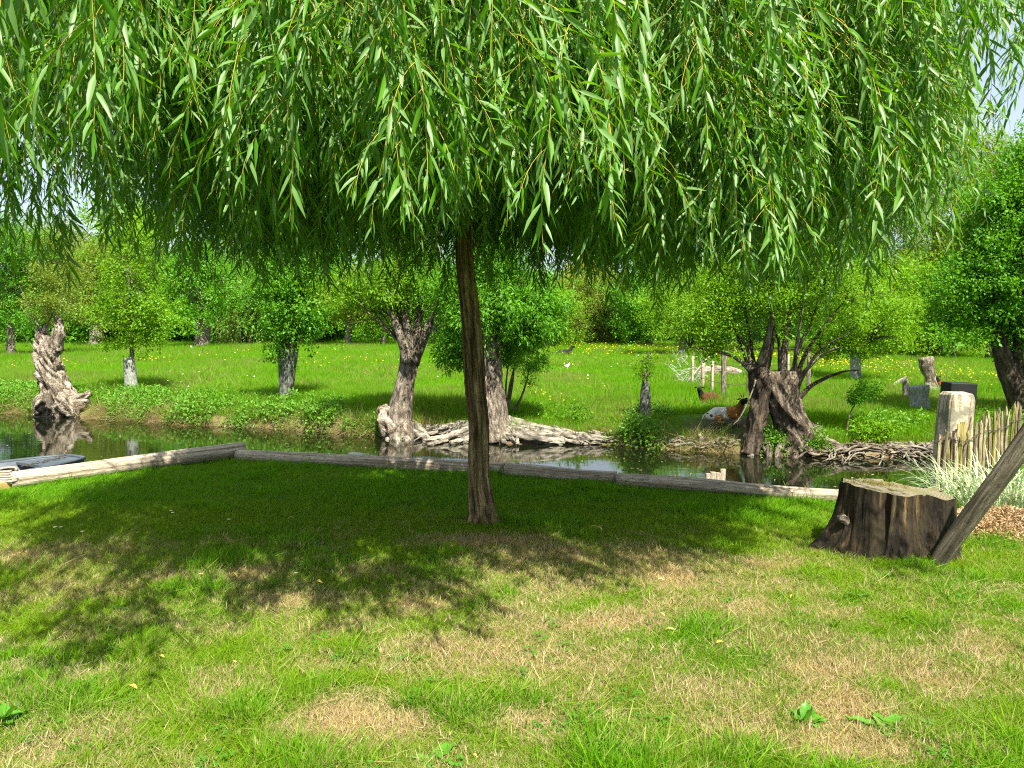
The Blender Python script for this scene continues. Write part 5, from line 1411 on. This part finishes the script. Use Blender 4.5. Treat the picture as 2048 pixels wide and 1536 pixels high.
b = G(1812, 798); o = tube('short_post', M['root'], [b, PD(1811, 758, b.y)], [.07, .06], None, seg=10, sub=4, amp=.01); tag(o, 'short pale wooden post standing in the meadow left of the netted stump', 'post')
b = G(1811, 758); 
# pale dead trunk with goat + netted stump
b = G(1840, 822); d = b.y
o = tube('netted_stump', M['netting'], [b + Vector((0, 0, -.05)), PD(1838, 795, d), PD(1836, 772, d)], [.18, .16, .19], None, seg=22, sub=5, amp=.02, freq=7)
tag(o, 'short wide trunk stub wrapped in grey netting, left of the square post', 'stump')
b = G(1862, 782); d = b.y
e = empty('pale_dead_trunk', b, 'pale stripped dead trunk in the right meadow, beside the orange and black goat', 'dead tree')
tube('trunk', M['dead_wood'], [(0, 0, -.1), off(1860, 760, d, b), off(1855, 735, d, b), off(1852, 715, d, b)], [.22, .12, .16, .15], e, seg=18, sub=5, amp=.05, freq=7)
tube('root', M['dead_wood'], [off(1862, 772, d, b), off(1885, 779, d, b), off(1910, 780, d, b)], [.09, .05, .02], e, seg=8, sub=4, amp=.01)

# right dark tree
b = G(2060, 838); d = b.y
e = make_tree('dark_tree', 'dark leaning tree with big dense crown at the right edge above the fence', 'tree', b, [(0, 0, 0), off(2045, 800, d, b), off(2015, 740, d, b), off(2000, 690, d, b), off(1985, 620, d, b)], [.26, .22, .17, .13, .09],
    [blob(1985, 580, d, 105, 95, b), blob(2060, 520, d, 120, 120, b), blob(2080, 380, d, 110, 100, b), blob(1990, 440, d, 70, 70, b), blob(1920, 650, d, 70, 50, b), blob(2140, 600, d, 100, 130, b), blob(2050, 680, d, 60, 50, b)], 4200, .14, CL_ROUND, M['mid_leaf'], M['bark_dark'], limbs=30, limb_r=.05, clumps=330)
tube('limb', M['bark_dark'], [off(2050, 810, d, b), off(2035, 730, d, b), off(2040, 650, d, b), off(2050, 560, d, b)], [.14, .10, .08, .04], e, seg=10, sub=5, amp=.01)
# tall airy tree right
b = G(1985, 722); d = b.y
make_tree('tall_airy_tree', 'tall thin leaved tree reaching into the sky at the upper right, beyond the dark tree', 'tree', b, [(0, 0, 0), (0, 0, 3), off(1975, 480, d, b), off(1980, 330, d, b)], [.3, .22, .15, .05],
    [blob(1975, 330, d, 50, 75, b), blob(2010, 400, d, 80, 90, b), blob(1930, 420, d, 60, 80, b), blob(2060, 350, d, 60, 60, b), blob(1950, 540, d, 90, 90, b)], 1500, .30, CL_FINE, M['olive_leaf'], M['bark_grey'], limbs=40, clumps=170)
b = G(1870, 716); d = b.y
make_tree('thin_crowned_tree', 'slim thin leaved tree whose crown shows through the right end of the willow strands', 'tree', b, [(0, 0, 0), (0, 0, 3), off(1870, 420, d, b), off(1875, 220, d, b)], [.3, .22, .15, .05],
    [blob(1870, 260, d, 60, 110, b), blob(1880, 400, d, 80, 100, b), blob(1840, 500, d, 80, 90, b)], 900, .30, CL_FINE, M['olive_leaf'], M['bark_grey'], limbs=40, clumps=120)
# T7 netted trunk in the meadow
b = G(1712, 767); d = b.y
e = make_tree('meadow_tree', 'round crowned tree with grey netted trunk among buttercups right of the old pollard', 'tree', b, [(0, 0, 0), off(1712, 740, d, b), off(1711, 700, d, b), off(1712, 620, d, b)], [.14, .12, .10, .05],
    [blob(1715, 620, d, 90, 75, b), blob(1780, 640, d, 60, 55, b), blob(1690, 550, d, 80, 60, b), blob(1790, 560, d, 70, 60, b)], 1500, .17, CL_ROUND, M['fresh_leaf'], M['bark_grey'], limbs=20, limb_r=.04)
tube('netting_sleeve', M['netting'], [(0, 0, -.05), off(1711, 712, d, b)], [.145, .135], e, seg=16, sub=5, amp=.01)
# small plants on the bank
b = G(1693, 868); d = b.y
make_tree('bent_sapling', 'thin bent sapling with few leaves on the shaded bank left of the fence', 'sapling', b, [(0, 0, 0), off(1697, 840, d, b), off(1708, 812, d, b), off(1735, 785, d, b)], [.018, .015, .010, .004],
    [blob(1745, 775, d, 28, 16, b), blob(1715, 800, d, 12, 10, b)], 40, .09, CL_NETTLE, M['mid_leaf'], M['bark_grey'], limbs=3, limb_r=.004, clumps=14, seg=6, amp=.001)
def bush(name, label, px, py, d, rx, ry, n, ls, leaf, tm=CL_NETTLE, cat='bush', group=None, stem=True, b=None):
    b = b or ground((px - 1024) / F * d, d)
    e = empty(name, b, label, cat, group)
    pts, cen = crown_points([blob(px, py, d, rx, ry, b), blob(px - rx * .4, py + ry * .4, d, rx * .6, ry * .6, b), blob(px + rx * .4, py + ry * .35, d, rx * .6, ry * .6, b)], n, max(8, n // 10), .3)
    pts[:, 2] = np.maximum(pts[:, 2], .03)
    scatter('foliage', tm, pts, rot_rand(n), ls * rng.uniform(.7, 1.3, n), leaf, e)
    tb = Tubes()
    for c in cen[:12]:
        tb.add([(random.uniform(-.05, .05), 0, -.05), Vector(c) * .5 + Vector((0, 0, .1)), Vector(c)], [.02 * rx * d / F, .012 * rx * d / F, .004], seg=4, sub=3, cap=False)
    tb.obj('stems', M['bark_dark'], e)
    return e
g = G(1745, 880); bush('elder_bush', 'low bright leafy bush on the shaded bank above the root tangle', 1740, 862, g.y, 42, 20, 170, .085, M['fresh_leaf'])

# background trees: (name, label, px, py_base, trunk half width px, trunk top y, crown blobs, n, leaf size, leaf, template, limbs)
BG = [
 ('pollard_tree', 'stout hollow pollard with bushy crown at the back, left of the pale weeping tree', 405, 698, 17, 655, [(400, 600, 62, 55), (430, 540, 55, 50), (370, 560, 45, 50)], 900, .26, 'mid_leaf', CL_ROUND, 22),
 ('pollard_tree', 'pale broken pollard trunk with leafy regrowth behind and left of the netted sapling', 192, 694, 16, 668, [(195, 610, 52, 42), (180, 550, 50, 50), (215, 520, 45, 40)], 800, .24, 'olive_leaf', CL_ROUND, 20),
 ('field_tree', 'thin dark trunked tree just right of the dead snag at the back', 150, 690, 7, 620, [(150, 560, 55, 60), (130, 500, 50, 50), (165, 620, 35, 30)], 700, .26, 'olive_leaf', CL_FINE, 24),
 ('field_tree', 'loose olive green tree directly behind the top of the dead snag', 92, 712, 7, 620, [(95, 560, 55, 50), (120, 610, 40, 34), (70, 500, 60, 50)], 900, .2, 'olive_leaf', CL_FINE, 26),
 ('field_tree', 'dense dark green tree at the far left edge behind the dead snag', 22, 715, 9, 600, [(20, 560, 70, 70), (55, 610, 45, 40), (-20, 620, 60, 50), (40, 490, 60, 50)], 1300, .22, 'mid_leaf', CL_ROUND, 24),
 ('weeping_tree', 'pale yellow green weeping tree standing at the back of the meadow', 500, 691, 5, 600, [(500, 545, 52, 34), (470, 580, 30, 30), (530, 580, 32, 30), (490, 620, 45, 26)], 330, .75, 'pale_willow_leaf', CL_DROOP, 14),
 ('pollard_tree', 'small pollard with yellowish crown behind the leaning waterside pollard', 697, 694, 8, 655, [(690, 610, 62, 40), (720, 570, 60, 45), (655, 580, 45, 40)], 800, .25, 'yellow_leaf', CL_ROUND, 20),
 ('field_tree', 'slim grey trunked tree between the ivy tree and the leaning pollard', 768, 695, 5, 630, [(765, 570, 50, 60), (750, 620, 40, 30)], 600, .26, 'fresh_leaf', CL_FINE, 14),
 ('field_tree', 'medium green tree filling the gap right of the leaning pollard limbs', 868, 694, 6, 640, [(880, 600, 55, 60), (850, 560, 50, 50), (905, 650, 35, 30)], 700, .26, 'mid_leaf', CL_ROUND, 14),
 ('hawthorn_tree', 'bush like bright tree behind the thin shoots right of the willow trunk', 1095, 700, 8, 660, [(1100, 640, 48, 48), (1090, 590, 50, 50), (1060, 620, 45, 45)], 1000, .24, 'fresh_leaf', CL_ROUND, 14),
 ('blossoming_shrub', 'thinly blossoming olive shrub at the back of the meadow near the stick pile', 1145, 694, 4, 660, [(1140, 620, 40, 60), (1150, 665, 25, 22)], 500, .24, 'olive_leaf', CL_FINE, 14),
 ('spreading_tree', 'olive brown spreading old tree with dark hollow below, in the centre right background', 1215, 693, 14, 650, [(1210, 610, 70, 48), (1180, 570, 55, 45), (1250, 590, 55, 50), (1225, 655, 50, 22)], 1300, .26, 'olive_leaf', CL_FINE, 34),
 ('field_tree', 'dark shadowed tree between the spreading old tree and the old pollard', 1300, 698, 8, 640, [(1300, 600, 70, 60), (1330, 560, 60, 55), (1275, 650, 50, 32)], 1200, .25, 'mid_leaf', CL_ROUND, 20),
 ('field_tree', 'pale barked tree behind the wire fence posts, left of the old pollard', 1365, 716, 9, 670, [(1370, 630, 60, 50), (1400, 590, 60, 60), (1340, 600, 45, 40)], 1000, .22, 'fresh_leaf', CL_ROUND, 20),
 ('field_tree', 'background tree seen between the shoots of the old pollard', 1500, 708, 8, 640, [(1500, 600, 80, 70), (1540, 540, 80, 60)], 1200, .26, 'dark_leaf', CL_ROUND, 16),
 ('field_tree', 'broad dark tree behind the tree with the netted meadow trunk', 1760, 712, 9, 650, [(1760, 600, 90, 70), (1830, 620, 80, 55), (1700, 560, 80, 70), (1840, 530, 80, 70)], 1700, .28, 'mid_leaf', CL_ROUND, 20),
 ('field_tree', 'leafy tree behind the square fence post at the back of the right meadow', 1905, 720, 9, 660, [(1905, 620, 80, 70), (1960, 600, 70, 80), (1850, 570, 70, 60)], 1500, .27, 'fresh_leaf', CL_ROUND, 20),
 ('field_tree', 'tall slender background tree above the netted sapling', 275, 688, 6, 600, [(270, 520, 60, 50), (300, 560, 50, 50), (240, 560, 40, 40)], 900, .34, 'fresh_leaf', CL_FAR, 14),
 ('field_tree', 'tall background tree rising between the pollard and the ivy tree', 600, 690, 6, 600, [(620, 540, 60, 55), (580, 520, 60, 50), (640, 580, 50, 50)], 900, .34, 'mid_leaf', CL_FAR, 14),
 ('field_tree', 'round light green tree behind the row, right of the blossoming shrub', 1170, 690, 5, 620, [(1175, 545, 60, 45), (1150, 580, 50, 45)], 600, .34, 'yellow_leaf', CL_FAR, 14),
]
for (nm, lb, px, py, hw, ty, bls, n, ls, lf, tm, lim) in BG:
    b = G(px, py); d = b.y; k = d / F
    if 640 < px < 1260: bls = [(a, c + 18, rx, ry * .75) for a, c, rx, ry in bls]
    make_tree(nm, lb, 'tree' if 'shrub' not in nm else 'shrub', b, [(0, 0, -.1), off(px - 1, (py + ty) / 2, d, b), off(px + 1, ty, d, b), off(px, ty - 45, d, b)], [hw * k, hw * k * .8, hw * k * .85, hw * k * .35],
        [blob(a, c, d, rx, ry, b) for a, c, rx, ry in bls] + ([blob(bls[0][0] + random.uniform(-20, 20), bls[0][1] - 75, d, bls[0][2] * .75, 50, b)] if not 640 < px < 1260 else []), int(n * 1.1), ls * (d / 38), tm, M[{'mid_leaf': 'rich_leaf'}.get(lf, lf)], M['bark_grey'], limbs=lim, limb_r=hw * k * .35 + .02, amp=hw * k * .12, seg=12, csize=.48, clumps=max(20, n // 22))
# undergrowth hedge and far wood
def band(name, label, x0, x1, y0, y1, z0, z1, n, ls, leaf, tm=CL_FAR, dens=.42, topn=.35):
    X = rng.uniform(x0, x1, n * 2); Y = rng.uniform(y0, y1, n * 2)
    top_ = z0 + (z1 - z0) * (1 - topn + 2 * topn * fbm(X * .09 + 3, Y * .02, 251, 4))
    Z = rng.random(n * 2) ** .8 * top_
    ok = fbm(X * .5, Z * .7 + Y * .3, 253, 3) > dens
    X, Y, Z = X[ok][:n], Y[ok][:n], Z[ok][:n]; n = len(X)
    return tag(scatter(name, tm, np.stack([X, Y, H(X, Y) + Z + .1], 1), rot_rand(n), ls * rng.uniform(.7, 1.3, n), leaf), label, kind='stuff', cat='bushes')
band('undergrowth', 'low tangled hedge and undergrowth closing the back of the meadow', -48, 52, 53, 57, 0, 2.3, 7500, .5, M['mid_leaf'])
band('far_wood', 'far off wood behind the meadow trees', -75, 80, 66, 80, 0, 5.6, 9000, 1.0, M['mid_leaf'], dens=.38)
band('far_thicket', 'lighter thicket of young trees in front of the far wood', -60, 66, 58, 64, 0, 4.2, 6000, .75, M['olive_leaf'], dens=.45)
for k, (px, py, lb, sx_) in enumerate(((1235, 692, 'untidy heap of pale dead branches under the spreading old tree', 40), (1160, 690, 'low pile of pale sticks beside the blossoming shrub', 34), (455, 688, 'bleached dead branches lying beside the stout hollow pollard', 26))):
    b = G(px, py); d = b.y; tb = Tubes()
    e = empty('branch_pile', b, lb, 'branch pile')
    for j in range(30):
        a = random.uniform(-sx_, sx_); L_ = random.uniform(8, 30); s_ = random.choice([-1, 1])
        tb.add([off(px + a, py - random.uniform(0, 6), d + random.uniform(-.6, .6), b), off(px + a + s_ * L_ * .5, py - random.uniform(3, 14), d, b), off(px + a + s_ * L_, py - random.uniform(0, 14), d + random.uniform(-.6, .6), b)], [.05, .04, .015], seg=5, sub=3)
    tb.obj('sticks', M['root'], e)['kind'] = 'stuff'

# ================================================================== ANIMALS
def goat_mat(name, cols, spots):
    """cols: base; spots: list of (centre, radius xyz, colour) in object space"""
    m, t, out = mat_new(name)
    tcn = t.nodes.new('ShaderNodeTexCoord'); o_ = tcn.outputs['Object']
    dn = noise_(t, o_, 9, 4, .6, 'Color')
    wv = t.nodes.new('ShaderNodeVectorMath'); wv.operation = 'MULTIPLY_ADD'; t.links.new(dn, wv.inputs[0]); wv.inputs[1].default_value = (.10, .10, .10); t.links.new(o_, wv.inputs[2])
    sb = t.nodes.new('ShaderNodeVectorMath'); sb.operation = 'SUBTRACT'; t.links.new(wv.outputs[0], sb.inputs[0]); sb.inputs[1].default_value = (.05, .05, .05)
    c = mixc(t, noise_(t, mapping(t, o_, (1, 1, .4)), 60, 3), cols, tuple(x * .75 for x in cols))
    for cen, rad_, col in spots:
        s2 = t.nodes.new('ShaderNodeVectorMath'); s2.operation = 'SUBTRACT'; t.links.new(sb.outputs[0], s2.inputs[0]); s2.inputs[1].default_value = cen
        dv = t.nodes.new('ShaderNodeVectorMath'); dv.operation = 'DIVIDE'; t.links.new(s2.outputs[0], dv.inputs[0]); dv.inputs[1].default_value = rad_
        ln = t.nodes.new('ShaderNodeVectorMath'); ln.operation = 'LENGTH'; t.links.new(dv.outputs[0], ln.inputs[0])
        k = math_(t, 'MULTIPLY', math_(t, 'SUBTRACT', 1.08, ln.outputs['Value']), 7, True)
        c = mixc(t, k, c, col)
    p = t.nodes.new('ShaderNodeBsdfPrincipled'); p.inputs['Roughness'].default_value = .9; p.inputs['Specular IOR Level'].default_value = .15
    t.links.new(c, p.inputs['Base Color']); t.links.new(bump_(t, noise_(t, o_, 90, 3), .6, .01), p.inputs['Normal']); t.links.new(p.outputs[0], out.inputs['Surface'])
    return m
def skin_obj(name, verts, edges, radii, mat, parent, root=0, lev=2):
    me = bpy.data.meshes.new(name); me.from_pydata([tuple(v) for v in verts], edges, []); me.update()
    o = link(name, me, mat, parent)
    md = o.modifiers.new('skin', 'SKIN'); md.use_smooth_shade = True
    sv = me.skin_vertices[0] if len(me.skin_vertices) else None
    for i_, r_ in enumerate(radii):
        rr = r_ if isinstance(r_, tuple) else (r_, r_)
        me.skin_vertices[0].data[i_].radius = rr
        me.skin_vertices[0].data[i_].use_root = (i_ == root)
    s_ = o.modifiers.new('sub', 'SUBSURF'); s_.levels = lev; s_.render_levels = lev
    return o
def lying_goat(name, label, loc, rz, size, mat, headdir=(0.25, -.9), horns=True, headmat=None, turn=0):
    """goat lying down, nose along +x; head turned by headdir"""
    e = empty(name, loc, label, 'goat'); e.rotation_euler = (0, 0, rz); e.scale = (size,) * 3
    hx, hy = headdir
    v = [(-.36, 0, .17), (-.20, 0, .19), (0, 0, .19), (.20, 0, .20), (.33, 0, .25), (.42, 0, .38), (.46, 0, .50),         # spine, neck 0-6
         (.46 + hx * .12, hy * .12, .50), (.46 + hx * .22, hy * .22, .44),                                              # head 7,8
         (-.28, -.13, .12), (-.10, -.20, .10), (-.22, -.24, .035), (-.06, -.27, .02),                                   # near hind leg: thigh, knee(forward), hock, hoof
         (-.28, .13, .10), (-.12, .20, .08), (-.24, .24, .03),
         (.26, -.11, .12), (.38, -.13, .05), (.24, -.16, .025),                                                         # near front leg folded
         (.27, .11, .12), (.42, .12, .05), (.30, .15, .025), (-.46, 0, .16), (-.49, 0, .07)]
    ed = [(0, 1), (1, 2), (2, 3), (3, 4), (4, 5), (5, 6), (6, 7), (7, 8), (0, 9), (9, 10), (10, 11), (11, 12), (0, 13), (13, 14), (14, 15), (3, 16), (16, 17), (17, 18), (3, 19), (19, 20), (20, 21), (0, 22), (22, 23)]
    rad_ = [(.13, .14), (.16, .165), (.175, .17), (.16, .165), (.12, .13), (.082, .09), (.075, .08), (.066, .07), (.042, .044), (.085, .085), (.06, .06), (.03, .03), (.024, .024), (.08, .08), (.055, .055), (.03, .03), (.06, .06), (.034, .034), (.024, .024), (.06, .06), (.034, .034), (.022, .022), (.022, .022), (.016, .016)]
    skin_obj('body', v, ed, rad_, mat, e, root=2)
    hp = Vector((.46, 0, .53)); fd = Vector((hx, hy, 0)).normalized(); sd = Vector((-fd.y, fd.x, 0))
    for s in (1, -1):
        tip = hp + sd * s * .17 + Vector((0, 0, -.005)) - fd * .01
        V = [hp + sd * s * .045 + Vector((0, 0, .02)), hp + sd * s * .10 + Vector((0, 0, .035)) + fd * .02, tip, hp + sd * s * .10 + Vector((0, 0, -.02)) - fd * .01, hp + sd * s * .09 + fd * -.02 + Vector((0, 0, .005))]
        me = mesh_np('ear', np.array([list(q) for q in V]), [np.array([(0, 1, 3), (1, 2, 3), (0, 4, 1), (4, 2, 1), (0, 3, 4), (3, 2, 4)])], True)
        link('ear', me, headmat or M['black_fur'], e)
        if horns: tube('horn', M['horn'], [hp + sd * s * .025 + Vector((0, 0, .04)), hp + sd * s * .04 + Vector((0, 0, .10)) - fd * .02, hp + sd * s * .06 + Vector((0, 0, .14)) - fd * .06], [.014, .010, .003], e, seg=7, sub=4)
        ey = hp + fd * .10 + sd * s * .045 + Vector((0, 0, -.015)); tube('eye', M['horn'], [ey, ey + sd * s * .008], [.010, .004], e, seg=7, sub=1)
    return e
wg = goat_mat('pied_coat', (.72, .70, .64), [((.24, 0, .24), (.24, .40, .22), (.30, .13, .035)), ((-.16, -.24, .10), (.14, .13, .11), (.36, .17, .05)), ((.42, 0, .40), (.16, .22, .20), (.20, .09, .03)), ((-.40, -.12, .22), (.03, .1, .03), (.05, .04, .03)), ((-.34, -.16, .17), (.03, .08, .03), (.05, .04, .03)), ((.52, -.10, .50), (.14, .24, .12), (.012, .011, .010)), ((.30, 0, .03), (.20, .3, .06), (.55, .45, .36))])
b = G(1447, 845); lying_goat('goat', 'white and rusty brown goat with dark head lying in the shade beside the old pollard', Vector((b.x - .05, b.y - .15, b.z + .03)), R(4), .72, wg)
dg = goat_mat('dark_coat', (.085, .035, .016), [((.48, -.05, .48), (.20, .3, .24), (.010, .009, .009)), ((-.35, 0, .2), (.15, .3, .2), (.16, .06, .02)), ((.3, -.1, .04), (.1, .1, .06), (.35, .25, .18))])
b = G(1420, 808); lying_goat('goat', 'small dark brown goat lying behind the white and brown one', b + Vector((0, 0, .02)), R(205), .62, dg, (.5, .85))
og = goat_mat('orange_coat', (.26, .065, .015), [((.45, 0, .5), (.18, .3, .2), (.012, .011, .011)), ((.1, 0, .12), (.3, .4, .06), (.02, .015, .012))])
b = G(1878, 782); lying_goat('goat', 'orange and black goat lying against the pale dead trunk in the right meadow', b + Vector((.22, 0, .04)), R(168), .58, og, (.4, .85))
b = G(1128, 712); lying_goat('black_animal', 'small black animal resting in the meadow grass in front of the branch piles', b, R(20), .9, M['black_fur'], (.9, .3), False)['category'] = 'animal'
# white birds
def bird(label, b, s, rz):
    e = empty('white_bird', b, label, 'bird'); e.scale = (s,) * 3; e.rotation_euler = (0, 0, rz)
    v = [(-.20, 0, .20), (-.08, 0, .19), (.08, 0, .20), (.15, 0, .28), (.18, 0, .36), (.23, 0, .36), (.0, -.05, .10), (.0, -.05, .01), (.0, .05, .10), (.0, .05, .01)]
    skin_obj('body', v, [(0, 1), (1, 2), (2, 3), (3, 4), (4, 5), (1, 6), (6, 7), (1, 8), (8, 9)], [(.03, .02), (.10, .09), (.09, .09), (.045, .045), (.045, .045), (.012, .012), (.02, .02), (.010, .01), (.02, .02), (.01, .01)], M['white_fur'], e, root=1)
bird('small white bird standing in the meadow in front of the black animal', G(1134, 738), .6, .5)
bird('tiny white bird at the foot of the stout hollow pollard', G(385, 702), .8, 2.5)
